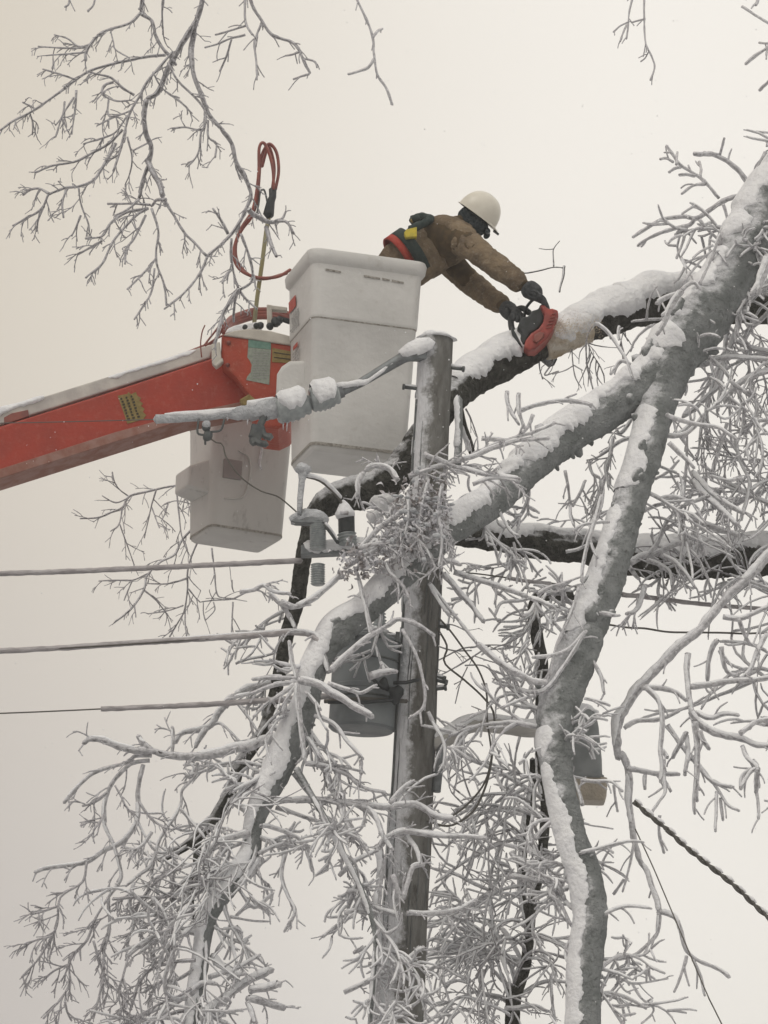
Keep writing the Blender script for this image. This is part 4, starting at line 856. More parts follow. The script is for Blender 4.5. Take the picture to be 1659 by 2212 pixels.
def branch(tree, txt, Y, bark='twig', ice=2.2, ice_m='ice', tw=(3.2, 42, 2, 1.8), snow=.0, name='branch', droop=.12, knob=.25, Yj=.12, label=None):
    GID[0] += 1; rng = random.Random(100 + GID[0]); core = MB(); sh = MB(); sn = MB(); alltw = []; n0 = 0
    ice *= .72
    if tw: tw = (tw[0] * 1.25, tw[1] * 1.75, tw[2], tw[3] * (.62 if ice_m == 'ice' else .80))
    for pp_, r0, r1, yy in parse(txt):
        n0 += 1; fr = (.50 if ice_m == 'ice' else .62) + .25 * max(0, min(1, (r0 - 3.2) / 3)); r0 *= fr; r1 *= fr * .8; ya, yb = (yy + [yy[0]])[:2] if yy else (Y + rng.uniform(-Yj, Yj), Y + rng.uniform(-Yj, Yj)); m = len(pp_)
        vs = [P(x, y, ya + (yb - ya) * i / max(1, m - 1)) for i, (x, y) in enumerate(pp_)]
        sp = spline(vs, 5); k = mpp(vs[0]); n = len(sp)
        sp = [p + Vector((noise.noise(p * 9), noise.noise(p * 9 + Vector((5, 5, 5))), noise.noise(p * 9 + Vector((9, 1, 4))))) * (.5 * r0 * k if 0 < i < n - 1 else 0) for i, p in enumerate(sp)]
        rd = [(r0 + (r1 - r0) * i / (n - 1)) * k for i in range(n)]
        rd = [r * (1 + .16 * noise.noise(p * 22)) for r, p in zip(rd, sp)]
        core.tube(sp, rd, 7 if r0 > 3 else 5, amp=.10, freq=40)
        if ice:
            ip = [p + Vector((0, 0, -.2 * ice * k)) for p in sp]
            sh.tube(ip, [r + ice * k * (1 + .5 * noise.noise(p * 14)) for r, p in zip(rd, sp)], 7, amp=knob, freq=24)
        if snow and r0 >= 1.6:
            s2, ix = resample(sp, .012); snowcap(sn, s2, [(rd[min(int(i), n - 1)] + ice * .5 * k) for i in ix], thick=snow, seed=GID[0], cover=78, gap=-.32, n=8)
        if tw and tw[0]:
            grow(rng, sp, rd, tw[0], tw[1], tw[2], tw[3], alltw, droop=droop)
    for q, rr in alltw:
        core.tube(q, rr, 4)
        if ice:
            k = mpp(q[0]); sh.tube(q, [r + ice * .62 * k * (1 + .5 * noise.noise(p * 14)) for r, p in zip(rr, q)], 5, amp=knob, freq=30)
    o = core.build(name, bark, tree)
    if label: o['label'] = label
    if sh.v: sh.build('ice_glaze', ice_m, o)
    if sn.v: sn.build('snow', 'snow', o)
    return o
def limb(tree, pts, name='limb', m='bark', seed=0, snow=.3, cover=62, gap=-.3, furrow=.12, amp=.07, wind=WIND, n=28, label=None, thick2=None):
    vs, rd = pad(pts); mb = MB(); mb.tube(vs, rd, n, amp=amp, freq=13, furrow=furrow); o = mb.build(name, m, tree)
    if label: o['label'] = label
    if snow:
        mb = MB(); snowcap(mb, vs, rd, thick=snow, seed=seed, cover=cover, gap=gap, n=16, wind=wind)
        if mb.v: mb.build('snow', 'snow', o)
    return o, vs, rd

# --- big leaning tree on the right, limb crossing in front of the pole
t1 = thing('ice_coated_tree', P(1262, 2212, 18.6), 'big leaning frost grey tree whose snowy limb crosses in front of the pole', 'tree')
b0 = P(1262, 2230, 18.6); 
_, T1V, T1R = limb(t1, [(1262, 3100, 18.55, 50), (1262, 2700, 18.55, 42), (1262, 2230, 18.6, 38), (1263, 2100, 18.6, 36), (1277, 1980, 18.6, 36), (1262, 1890, 18.6, 35), (1238, 1820, 18.6, 35), (1212, 1710, 18.62, 32), (1200, 1620, 18.65, 38), (1205, 1530, 18.7, 44), (1232, 1450, 18.75, 46), (1262, 1370, 18.8, 43), (1292, 1300, 18.85, 43), (1330, 1190, 18.9, 38), (1362, 1075, 19.0, 36), (1393, 985, 19.05, 37), (1424, 860, 19.15, 42), (1452, 770, 19.2, 58), (1514, 686, 19.25, 62), (1575, 600, 19.3, 56), (1622, 515, 19.35, 60), (1668, 440, 19.4, 66), (1780, 300, 19.5, 70), (1900, 100, 19.7, 60), (2050, -200, 20, 45)], 'trunk', seed=1, cover=60, snow=.16, gap=-.14, furrow=.13, amp=.10, wind=Vector((-.8, -.40, .55)).normalized())
_, L1V, L1R = limb(t1, [(1470, 770, 19.2, 48), (1400, 822, 19.18, 46), (1335, 868, 19.15, 44), (1270, 912, 19.1, 43), (1207, 955, 19.05, 42), (1150, 1002, 18.95, 39), (1100, 1048, 18.85, 37), (1043, 1098, 18.75, 36), (980, 1136, 18.65, 36), (930, 1175, 18.6, 34), (880, 1225, 18.58, 32), (835, 1275, 18.56, 31), (788, 1320, 18.56, 31), (730, 1362, 18.56, 33), (700, 1406, 18.56, 28), (675, 1461, 18.56, 26), (662, 1520, 18.56, 27), (636, 1591, 18.56, 32), (604, 1656, 18.56, 29), (568, 1731, 18.56, 24), (548, 1788, 18.56, 18), (544, 1834, 18.56, 19), (520, 1881, 18.55, 21), (483, 1928, 18.55, 22), (453, 1978, 18.55, 19), (440, 2035, 18.55, 17), (434, 2085, 18.55, 17), (422, 2149, 18.55, 16), (412, 2230, 18.55, 15), (400, 2330, 18.55, 15)], seed=5, snow=.34, cover=72, gap=-.5, amp=.09, wind=Vector((-.5, -.45, .8)).normalized())
mb = MB(); rs = random.Random(63)
for VV, RR, cnt in ((T1V, T1R, 60), (L1V, L1R, 34)):
    for _ in range(cnt):
        i = rs.randrange(5, len(VV) - 5); T = (VV[i + 1] - VV[i]).normalized(); u = T.orthogonal().normalized(); v = T.cross(u); a = rs.uniform(0, 6.28)
        d = u * math.cos(a) + v * math.sin(a)
        if d.y > .4: continue
        p = VV[i] + d * RR[i] * .96; r = RR[i] * rs.uniform(.12, .30); k_ = rs.random()
        if k_ < .5: mb.tube([p - d * r, p + d * r * .4, p + d * r * rs.uniform(.6, 1.6) + T * r * .3], [r * 1.5, r * .9, r * .55], 10, amp=.35, freq=40)
        else: mb.ball(p, r * 1.5, r * 1.2, r * 2.2, X=u, Y=v, Z=T, amp=.5, n=12)
mb.build('knot', 'bark', t1)
branch(t1, '''
7 22 27 19.0 19.0: 1730,360 1659,450 1500,600 1380,720 1280,850 1150,960 1000,1110 900,1220 830,1330 795,1400 790,1520 800,1600
11 26 20 19.0 18.9: 475,-60 520,0 560,150 550,300 560,420 570,500 600,680 640,800 690,890 740,1000 780,1130 785,1220
11 17 9 18.9: 785,1220 790,1300 770,1390 700,1470 600,1550 470,1590 330,1590
11 20 10 18.9: 790,1210 870,1230 930,1270 970,1380 990,1480 1020,1540 1100,1600 1200,1640 1280,1680 1350,1730
11 13 8 18.9: 1010,1560 990,1650 940,1780 910,1850
11 10 8 18.9: 990,1650 1010,1730 1030,1800
11 13 8 18.9: 1060,1590 1110,1690 1140,1780 1155,1880
''', 19.0, 'twiggrey', 2.5, 'icew', tw=(.35, 30, 1, 2), snow=.75, label='long thin snow topped branch curving down on the right')
branch(t1, '''
11 10 6 18.5: 150,745 290,710 440,670 560,650 670,655
11 8 7 18.5: 290,715 370,700 425,740
11 14 11 18.55: 310,1260 440,1190 560,1165 730,1185
11 9 6 18.7: 300,1740 450,1730 570,1780 700,1770 860,1740
11 8 5 18.7: 580,1790 650,1900 740,1970 730,2030 650,2100
11 6 5 18.7: 690,1770 690,1620
11 6 4 18.7: 450,1740 510,1830 560,1860
11 12 14 18.6: 290,1800 400,1950 500,2100 540,2200
11 9 12 18.6: 390,1920 450,1860
11 9 14 18.6: 410,1950 480,1965 560,1940
11 9 12 18.6: 480,2040 600,2020
15 12 9 18.7: 1320,830 1420,850 1475,850
15 9 9 18.6: 1210,1460 1300,1480 1400,1515
15 16 10 18.6: 720,1390 790,1420 880,1420 960,1370 1080,1200 1220,970
15 14 9 18.7: 1270,1180 1340,1300 1360,1430
15 10 6 18.55: 850,1440 700,1490 600,1540
15 12 12 18.6: 1230,960 1100,1100 960,1150 830,1160
''', 18.6, 'twig', 2.4, 'icew', tw=(1.2, 26, 1, 2), snow=.6)
branch(t1, '''
12 22 10: 1700,1490 1500,1540 1300,1600 1180,1680 1080,1740 980,1725 850,1740 730,1790 580,1890
12 16 10: 1075,1740 1040,1790 960,1810 820,1850 700,1905 620,1960
12 12 7: 1010,1800 985,1914 930,2060
12 13 9: 1110,1750 1180,1830 1260,1910
12 12 10: 1270,1580 1150,1440 1050,1370 960,1310 900,1230 850,1160
12 9 9: 900,1290 850,1262 800,1268
12 10 9: 930,1310 930,1260 937,1212
12 10 10: 960,1330 910,1345 870,1372
12 10 9: 1080,1400 1010,1390 950,1395
12 9 8: 1120,1410 1125,1350 1110,1290
12 11 10: 1160,1465 1060,1480 970,1545
12 20 14: 1500,1460 1400,1340 1290,1260 1190,1230
12 20 18: 1260,1240 1190,1225 1070,1225
12 9 9: 1275,1240 1295,1160 1310,1100
12 16 10: 1580,1480 1620,1370 1645,1290 1680,1200
12 14 8: 1640,1210 1560,1370 1520,1460
12 14 10: 1300,1630 1330,1720 1350,1800
12 8 7: 1450,50 1560,120 1659,180 1740,220
12 8 7: 1720,330 1659,345 1590,340
12 13 12: 1700,340 1640,390 1560,440 1480,510
12 13 12: 1700,610 1640,670 1590,720
12 7 6: 1560,1050 1659,1058 1760,1066
12 14 12: 1560,-60 1575,0 1560,40
''', 19.4, 'twiggrey', 2.6, 'icew', tw=(.9, 20, 1, 2.0), snow=0, name='branch', label='stubby ice thick twigs at the upper right edge')
branch(t1, '''
13 12 7 18.9: 1280,-60 1250,0 1180,180 1140,270 1110,350
13 8 6 18.9: 1200,80 1080,200 970,340
13 7 5 18.9: 1210,40 1110,90 1050,140
13 7 5 18.9: 1160,120 1060,150 990,178
13 13 9 18.85: 280,650 380,730 480,870 540,980 575,1090
13 12 8 18.9: 470,790 465,740 472,680
13 11 9 18.9: 75,1285 160,1280 215,1285 245,1320
13 22 12 18.9: 960,400 900,470 860,560 830,640 800,690 765,745
13 14 20 18.9: 940,420 850,450 760,500
13 14 18 18.9: 860,560 810,600
13 12 12 18.9: 950,400 1050,340 1110,390
13 10 9 18.85: 560,980 480,960 440,1010 400,1060
13 26 18 18.8: 1720,130 1643,180 1600,300 1510,430
13 30 18 18.8: 1650,120 1590,300 1560,420
13 14 10 18.8: 840,1370 880,1400 1040,1450 1240,1480 1330,1530 1390,1570
13 18 12 18.8: 860,1600 960,1700 1060,1800
5 10 8 18.8: 400,1470 500,1440 640,1420 770,1440
5 9 7 18.7: 160,1700 280,1640 400,1600 520,1560 580,1530
5 11 8 18.7: 210,1610 350,1620 470,1615 550,1610
5 10 8 18.7: 340,1370 350,1450 400,1540
5 10 10 18.7: 400,1380 400,1460 420,1540 430,1560
5 9 6 18.7: 470,1490 430,1570 330,1640
''', 18.9, 'twig', 2.6, 'icew', tw=(.9, 26, 1, 2), snow=.5)
# twig fan and small branches on the lower left limb
branch(t1, '''
6 22 20 18.4: 340,1420 460,1450 560,1510 660,1570 785,1640
6 13 11 18.4: 340,1420 310,1300 290,1190
6 14 12 18.4: 340,1410 200,1405 75,1415
6 15 10 18.4: 335,1430 350,1600 370,1760 385,1900
6 14 9 18.4: 340,1430 200,1450 60,1500 -40,1530
6 10 8 18.4: 390,1490 450,1560 480,1600
6 12 8 18.4: 340,1430 260,1500 160,1560 80,1640
6 10 8 18.4: 350,1430 290,1520 250,1620
6 18 14 18.45: 240,960 330,985 450,930 590,800
6 16 10 18.5: 240,960 290,1040 330,1120
6 10 8 18.45: 170,900 240,970
6 16 12 18.4: 540,1370 620,1290 700,1220 790,1150 880,1090 950,1060 1060,1090 1150,1160
6 11 8 18.4: 960,1120 1040,1260 1080,1400 1095,1500 1080,1590 1000,1650
6 13 9 18.4: 780,1150 750,1000 720,880 700,800
6 10 8 18.4: 520,1440 640,1480 720,1500 810,1450
6 12 9 18.45: 440,1630 560,1690 640,1790 730,1890
6 12 9 18.45: 380,1740 440,1820 490,1900
6 14 10 18.5: 530,1380 470,1180 400,1140 300,1130
6 22 12 18.5: 770,1400 850,1380 930,1370
''', 18.4, 'twiggrey', 2.4, 'icew', tw=(1.6, 26, 1, 2), snow=.4, label='star shaped fan of thick iced twigs left of the transformer')
branch(t1, '''
8 22 20 18.55: 1300,262 1200,290 1100,315 960,345 800,348 700,325 640,320
8 16 13 18.55: 690,325 600,320 480,280 420,270 385,290
8 18 14 18.55: 700,325 660,290 638,258
8 10 9 18.6: 795,340 797,280 793,215
8 14 10 18.6: 1240,215 1290,235 1310,250
8 10 10 18.6: 700,345 620,350 590,380 450,420 370,480 295,565
8 10 8 18.6: 690,370 600,390 520,470 490,540 480,650 520,750 550,850 555,920 500,1000
8 11 8 18.6: 660,390 635,500 635,650 560,750 480,790 400,840 300,855 210,870 160,885
8 7 6 18.6: 635,650 665,710 700,770
8 8 7 18.6: 910,380 900,440 840,510 830,590 740,730 700,850 640,900 580,950
8 8 6 18.6: 830,590 880,650 950,740
8 14 9 18.55: 1180,560 1280,562 1400,550 1520,560 1659,580
8 9 7 18.6: 1270,590 1400,630 1520,670 1640,750
8 10 8 18.6: 1350,430 1450,560 1540,720 1600,850 1659,960
8 8 7 18.6: 1420,260 1500,420 1560,560 1640,700
8 9 7 18.6: 1440,385 1560,400 1659,480
''', 18.6, 'twigdark', 1.8, 'icew', tw=(1.8, 34, 2, 1.6), snow=.5, label='long snow laden side branch reaching left with forked ends')
branch(t1, '''
8 8 6: 490,520 440,560 380,580
8 6 6: 530,485 560,540 575,580
8 7 5: 480,620 455,660 430,690
8 7 6: 400,840 380,930 280,1000 265,1120 240,1180 180,1280 100,1370
8 6 5: 240,1180 160,1200 95,1240
8 6 5: 270,1040 200,1065 145,1080
8 7 5: 500,1000 440,1100 400,1200 330,1280 320,1330 320,1400 280,1470 200,1560
8 6 5: 320,1310 250,1340 190,1390
8 6 5: 300,1480 310,1530 330,1570
8 7 5: 430,1200 460,1300 500,1400 560,1450 570,1520 630,1580
8 9 6: 500,1000 505,1150 480,1250 470,1400 430,1560
8 7 5: 590,1280 550,1450 570,1530
8 10 8: 890,1060 780,1100 700,1120 600,1170
8 10 8: 900,1290 800,1300 700,1330 640,1400 600,1520
8 10 8: 900,920 820,980 740,1000 640,1000 520,1010
8 9 7: 880,1420 800,1470 720,1500 680,1545
8 12 9: 1110,900 1000,925 870,930
8 10 8: 880,850 800,880 720,930 660,1000 600,1090
8 8 6: 640,560 700,640 780,690
''', 18.5, 'twiggrey', 1.9, 'ice', tw=(4.8, 34, 2, 1.5), snow=0, label='dense tangle of grey iced twigs at the lower left')
branch(t1, '''
8 9 7: 1200,670 1260,680 1400,750 1440,880
8 8 7: 1190,800 1300,760 1380,780
8 8 6: 1320,790 1300,900 1330,1000 1360,1070 1310,1160
8 8 6: 1100,960 1170,1050 1260,980
8 13 10: 980,1270 1020,1320 1080,1350 1130,1350
8 10 5: 960,1370 1040,1350 1110,1320 1200,1265
8 20 18: 930,1570 960,1520 1050,1460 1160,1380 1255,1335
8 16 16: 1150,1430 1220,1420 1290,1400
8 14 15: 1140,1470 1220,1485 1310,1510
8 12 10: 1140,1480 1160,1530 1180,1585
8 20 12: 1200,820 1150,900 1090,950
8 14 10: 1150,700 1080,720 1000,750 950,790
8 11 9: 880,1450 930,1400 1000,1400
''', 18.45, 'twiggrey', 2.4, 'icew', tw=(2.2, 32, 2, 1.7), snow=.5)
branch(t1, '''
8 9 7: 700,1000 760,1080 800,1200 790,1350
8 9 7: 900,1130 830,1180 760,1240 730,1330
8 9 7: 870,1180 800,1160 720,1200 640,1260
8 9 7: 890,1330 820,1380 740,1390 660,1440
8 9 7: 760,850 800,930 860,980
8 8 6: 620,930 600,1020 620,1120 580,1220
8 8 6: 700,700 660,760 600,800
''', 18.5, 'twiggrey', 2.2, 'icew', tw=(5.2, 34, 2, 1.6), snow=.3)

# dead, iced leaf and vine clump where the limb meets the pole
cl = branch(t1, '''
6 12 10 18.4: 700,660 830,520 1000,400 1060,320
6 14 12 18.4: 1000,215 1100,180 1200,150 1380,100 1500,50 1659,0
6 15 12 18.4: 1090,80 1250,150 1400,190 1659,232
6 10 8 18.4: 1380,262 1500,225 1659,245
6 16 12 18.6: 940,240 900,190 860,165 790,155 740,180
6 14 8 18.6: 730,190 700,260 700,330
6 9 8 18.35: 700,640 800,620 900,600 1020,560 1150,600
6 9 8 18.35: 1120,230 1080,400 1060,560 1090,700
6 9 8 18.35: 1200,260 1180,420 1200,600 1180,760
6 9 8 18.35: 900,520 1000,560 1100,640 1160,760
6 9 8 18.35: 1000,300 1000,480 960,640 980,800
6 12 8 18.4: 620,760 720,700 830,640 900,560
6 14 8 18.4: 860,720 900,800 960,860 1000,940
6 16 10 18.4: 1180,740 1240,720 1310,740
''', 18.38, 'twiggrey', 2.2, 'icew', tw=(3.6, 34, 2, 1.7), snow=.7, label='matted clump of iced vines and dead leaves against the pole')
lf = MB(); rs = random.Random(21)
for i in range(1000):
    a = rs.gauss(0, 1); b_ = rs.gauss(0, 1); x = 1070 + 95 * a - 50 * b_; y = 470 + 150 * b_ + 15 * a
    if i % 4 == 0: x, y = 720 + rs.gauss(0, 75), 720 + rs.gauss(0, 55)
    if y < 170 or y > 900 or x > 1260: continue
    c = P(*K(6, x, y), 18.42 + rs.uniform(-.12, .1)); s = rs.uniform(.008, .024)
    u = Vector((rs.uniform(-1, 1), rs.uniform(-1, 1), rs.uniform(-1, 1))).normalized(); v = u.orthogonal().normalized(); n_ = u.cross(v); cu = rs.uniform(-.5, .5)
    rw = []
    for j in range(5):
        t = j / 4; wd = s * .55 * math.sin(math.pi * (t * .9 + .05)); m_ = c + u * (t - .5) * 2 * s + n_ * (cu * s * math.sin(math.pi * t) * 2)
        rw.append(lf.ring([m_ - v * wd + n_ * wd * .5, m_, m_ + v * wd + n_ * wd * .5]))
    for p_, q_ in zip(rw, rw[1:]): lf.bridge(p_, q_, False)
o = lf.build('dead_leaves', 'leaf', cl)
lf = MB()
for i in range(60):
    a = rs.gauss(0, 1); b_ = rs.gauss(0, 1); x = 1070 + 100 * a - 50 * b_; y = 440 + 160 * b_
    if y < 150 or y > 900 or x > 1260: continue
    c = P(*K(6, x, y), 18.32 + rs.uniform(-.05, .1)); lf.ball(c, rs.uniform(.008, .026), rs.uniform(.008, .02), rs.uniform(.006, .014), amp=.6, n=8, m=5)
lf.build('snow', 'rime', cl)

# --- second tree, trunk out of frame on the right; limb being cut and the long horizontal limb
t2 = thing('snow_laden_tree', P(2350, 2300, 21), 'dark barked tree at the right edge whose snow topped limb is being sawn', 'tree')
limb(t2, [(2300, 4300, 21, 120), (2290, 3000, 21, 110), (2280, 2000, 21, 105), (2270, 1000, 21, 90), (2290, 200, 21, 70), (2330, -700, 21, 40)], 'trunk', 'barkdark', seed=9, snow=.1)
SAG = [(2290, 560, 21, 60), (2000, 620, 20.8, 48), (1760, 650, 20.6, 42), (1640, 660, 20.5, 40), (1530, 655, 20.4, 40), (1420, 660, 20.3, 42), (1335, 678, 20.22, 41), (1270, 700, 20.16, 37), (1225, 722, 20.12, 33), (1165, 742, 20.1, 37), (1110, 768, 20.05, 41), (1057, 795, 19.95, 40), (1005, 830, 19.8, 38), (965, 868, 19.6, 36), (930, 920, 19.5, 34), (890, 980, 19.5, 34), (850, 1030, 19.5, 36), (800, 1058, 19.5, 37), (745, 1072, 19.5, 34), (700, 1092, 19.5, 28), (675, 1125, 19.5, 20), (662, 1170, 19.5, 17), (653, 1220, 19.5, 17), (640, 1300, 19.5, 17), (620, 1370, 19.5, 15), (606, 1443, 19.5, 14), (590, 1520, 19.5, 14), (572, 1575, 19.45, 14), (545, 1612, 19.4, 15), (518, 1655, 19.35, 14), (498, 1708, 19.3, 13), (464, 1765, 19.25, 12), (430, 1806, 19.2, 11), (385, 1838, 19.2, 9), (345, 1858, 19.2, 6)]
sl, slv, slr = limb(t2, SAG, 'sagging_limb', 'barkdark', seed=14, snow=0, furrow=.14, amp=.10, label='limb being sawn, thick snow on top and dark bark beneath')
mb = MB(); mb.ball(P(*K(6, 880, 385), 19.3), .10, .09, .065, amp=.45, n=20, m=12); mb.ball(P(*K(6, 800, 450), 19.3), .05, .06, .04, amp=.5, n=14); mb.build('snow', 'snow', sl)
cut_i = next(i for i, v in enumerate(slv) if proj(v)[0] < 978)
c2_ = next(i for i, v in enumerate(slv) if proj(v)[0] < 1200)
c3_ = next(i for i, v in enumerate(slv) if proj(v)[0] < 1335)
mb = MB(); snowcap(mb, slv[:c3_], slr[:c3_], thick=.80, seed=14, cover=66, gap=-.9, n=16, wind=Vector((-.15, .02, 1)).normalized()); mb.build('snow', 'snow', sl)
mb = MB(); snowcap(mb, slv[c3_ - 14:c2_], slr[c3_ - 14:c2_], thick=.62, seed=14, cover=76, gap=-.9, n=16, wind=Vector((-.15, -.42, .9)).normalized()); mb.build('snow', 'snow', sl)
mb = MB(); snowcap(mb, slv[c2_ - 12:cut_i], slr[c2_ - 12:cut_i], thick=.40, seed=14, cover=86, gap=-.9, n=16, wind=Vector((-.30, -.62, .9)).normalized()); mb.build('snow', 'snow', sl)
mb = MB(); snowcap(mb, slv[cut_i:], slr[cut_i:], thick=.22, seed=15, cover=45, gap=.02, n=12, wind=Vector((-.1, .55, .9)).normalized()); mb.build('snow', 'snow', sl)
_, HV, HR = limb(t2, [(2280, 1150, 21, 60), (2000, 1180, 20.6, 48), (1760, 1195, 20.2, 43), (1637, 1205, 20.1, 40), (1524, 1208, 20.0, 41), (1412, 1208, 19.95, 41), (1330, 1196, 19.9, 37), (1262, 1186, 19.85, 33), (1150, 1174, 19.75, 31), (1060, 1160, 19.65, 28), (985, 1152, 19.55, 27), (940, 1160, 19.5, 24)], 'horizontal_limb', 'barkdark', seed=17, snow=.40, cover=66, gap=-.75, furrow=.16, amp=.12)
limb(t2, [(425, 1808, 19.2, 10), (426, 1850, 19.2, 9), (420, 1900, 19.2, 8), (412, 1950, 19.2, 7), (418, 1990, 19.2, 5)], 'branch', 'barkdark', seed=19, snow=.3)
limb(t2, [(985, 855, 19.6, 14), (990, 880, 19.5, 9), (992, 930, 19.45, 8), (988, 1005, 19.4, 9)], 'branch', 'bark', seed=21, snow=.3)
limb(t2, [(985, 870, 19.7, 13), (1000, 920, 19.7, 9), (1012, 955, 19.7, 9), (1020, 980, 19.7, 7)], 'branch', 'barkdark', seed=22, snow=.2, n=12)
m5 = MB()   # pale sawn wood and packed sawdust in the notch
q = [(1175, 722, 20.02, 30), (1215, 712, 20.02, 33), (1260, 708, 20.06, 31), (1300, 705, 20.14, 24)]
vs, rd = pad([(1172, 742, 20.095, 37.8), (1200, 732, 20.1, 37), (1228, 722, 20.11, 35.5), (1262, 706, 20.14, 37.5)]); m5.tube(vs, rd, 24, amp=.12, freq=20); m5.build('sawdust_crust', 'sawn', t2)
branch(t2, '''
5 9 8: 350,770 430,775 500,762 570,745 620,748
5 12 9: 628,740 620,800 605,870
5 8 6: 575,745 572,690 575,650 605,612
5 5 5: 575,652 540,655 500,650
''', 20.3, 'twigdark', 0, tw=None, label='bare dark upright twig above the sawn limb')
branch(t2, '''
13 12 8 20.0: 250,680 215,760 205,860 215,1000 240,1110 262,1185
13 6 5 20.1: 90,800 100,950 120,1080 170,1170
13 5 4 20.1: 110,990 40,1030 -60,1060
13 5 4 20.1: 110,990 180,1030
13 5 4 20.2: 560,860 500,940 440,1000
5 5 4 20.2: 500,1210 505,1260 520,1310
5 5 4 20.2: 590,1160 560,1240 530,1290 600,1270
5 6 5 19.8: 130,1460 160,1520 190,1610
''', 20.0, 'twigdark', 1.2, tw=(1.6, 30, 2, 1.2))
branch(t2, '''
8 16 13 19.2: 1250,10 1150,40 1075,72
8 16 8 19.2: 1080,70 1010,150 960,220 850,240 810,290
8 12 9 19.2: 960,215 930,260 900,310
8 11 10 19.2: 1050,550 1110,590 1160,625
8 9 8 19.2: 700,770 740,800 790,790
8 9 8 19.2: 900,400 880,450 850,430
8 7 6 19.2: 1080,90 1150,180 1190,240
8 6 5 19.2: 960,220 1010,200 1060,240 1120,300
8 8 7 19.2: 710,830 700,900 720,950
8 8 6 19.2: 740,830 640,790 560,770
8 8 6 19.2: 840,960 870,1030 890,1080
''', 19.2, 'twigdark', 1.6, 'icew', tw=(2.2, 34, 2, 1.5), snow=.6)
branch(t2, '''
10 11 9 19.9: 1040,1325 1110,1300 1200,1285 1340,1240
10 14 9 19.9: 970,1160 1010,1180 1050,1205 1110,1230
10 12 9 19.9: 1140,1420 1260,1400 1400,1395
10 9 7 19.9: 1190,1130 1230,1190
10 7 5 19.7 19.5: 1030,940 1130,890 1200,870 1240,885 1290,910 1390,905
10 7 5: 1040,940 980,945 900,950 830,960
10 6 5: 1025,960 1020,1060 1020,1180 1060,1220
10 12 11 19.7: 1240,900 1280,950 1320,1000 1300,1080
10 7 5: 900,640 915,780 930,910 970,935 1040,940
10 5 4: 1030,900 1020,870 1020,830
10 5 4: 910,960 915,1010 860,1070
10 5 4: 850,960 850,1020 862,1070
10 6 5: 1390,900 1320,915 1250,900
''', 20.6, 'twigdark', 1.2, tw=(2.2, 26, 1, 1.2), snow=.3)
branch(t2, '''
10 9 8: 860,250 780,262 690,270 600,285 500,310 410,335 370,400 300,430 220,460 120,465
10 6 5: 410,335 350,290 320,240 310,190
10 6 5: 410,340 330,370 250,330
10 6 5: 370,400 350,500 300,540
10 5 4: 355,500 390,600 440,740
10 7 5: 690,270 700,380 720,560 760,670
10 6 4: 570,295 540,400 500,580
10 6 4: 545,400 570,470 590,520
10 5 4: 640,380 620,440 600,480
10 9 7: 860,440 780,530 720,600 680,680 600,720 520,800 500,880 450,970 390,1030 320,1085
10 6 5: 500,890 570,950 640,1040
10 5 4: 440,970 450,1050
10 6 5: 520,790 430,830 330,830 230,835
10 5 4: 430,830 400,900 380,950
10 8 7: 860,520 800,640 760,760 755,880 740,1000 700,1080 650,1165
10 6 5: 742,1000 742,1080 750,1160
10 7 5: 750,820 650,850 520,850
10 6 5: 730,980 640,1010 520,1030
10 6 5: 760,880 800,930 830,960
10 5 4: 840,400 700,360 620,380
''', 22.3, 'twigdark', 1.2, tw=(2.4, 30, 2, 1.2), snow=.2, label='fine dark twigs showing behind the lower bucket')

# --- slim tree behind the pole and trunk
t3 = thing('slim_tree', P(1120, 2212, 20.3), 'slim dark tree with two thin stems behind the big trunk, right of the pole', 'tree')
_, T3V, T3R = limb(t3, [(1060, 4200, 20.3, 24), (1085, 3000, 20.3, 20), (1108, 2200, 20.3, 17), (1114, 2150, 20.3, 15), (1135, 2085, 20.3, 12), (1145, 2000, 20.3, 11), (1150, 1950, 20.3, 10), (1168, 1880, 20.3, 10), (1175, 1800, 20.3, 11), (1178, 1740, 20.3, 11), (1172, 1690, 20.3, 10), (1165, 1600, 20.2, 10), (1168, 1500, 20.1, 11), (1172, 1440, 20, 13), (1160, 1375, 19.95, 14), (1153, 1320, 19.9, 13), (1165, 1290, 19.85, 14), (1200, 1280, 19.8, 17), (1232, 1290, 19.8, 14)], 'trunk', 'barkdark', seed=31, snow=.15, n=16, gap=.0)
limb(t3, [(1140, 1990, 20.3, 9), (1128, 1935, 20.3, 8), (1128, 1870, 20.3, 9), (1134, 1800, 20.3, 10), (1143, 1745, 20.3, 10), (1150, 1700, 20.3, 8), (1150, 1640, 20.3, 6)], 'stem', 'barkdark', seed=33, snow=.15, n=14, gap=0)
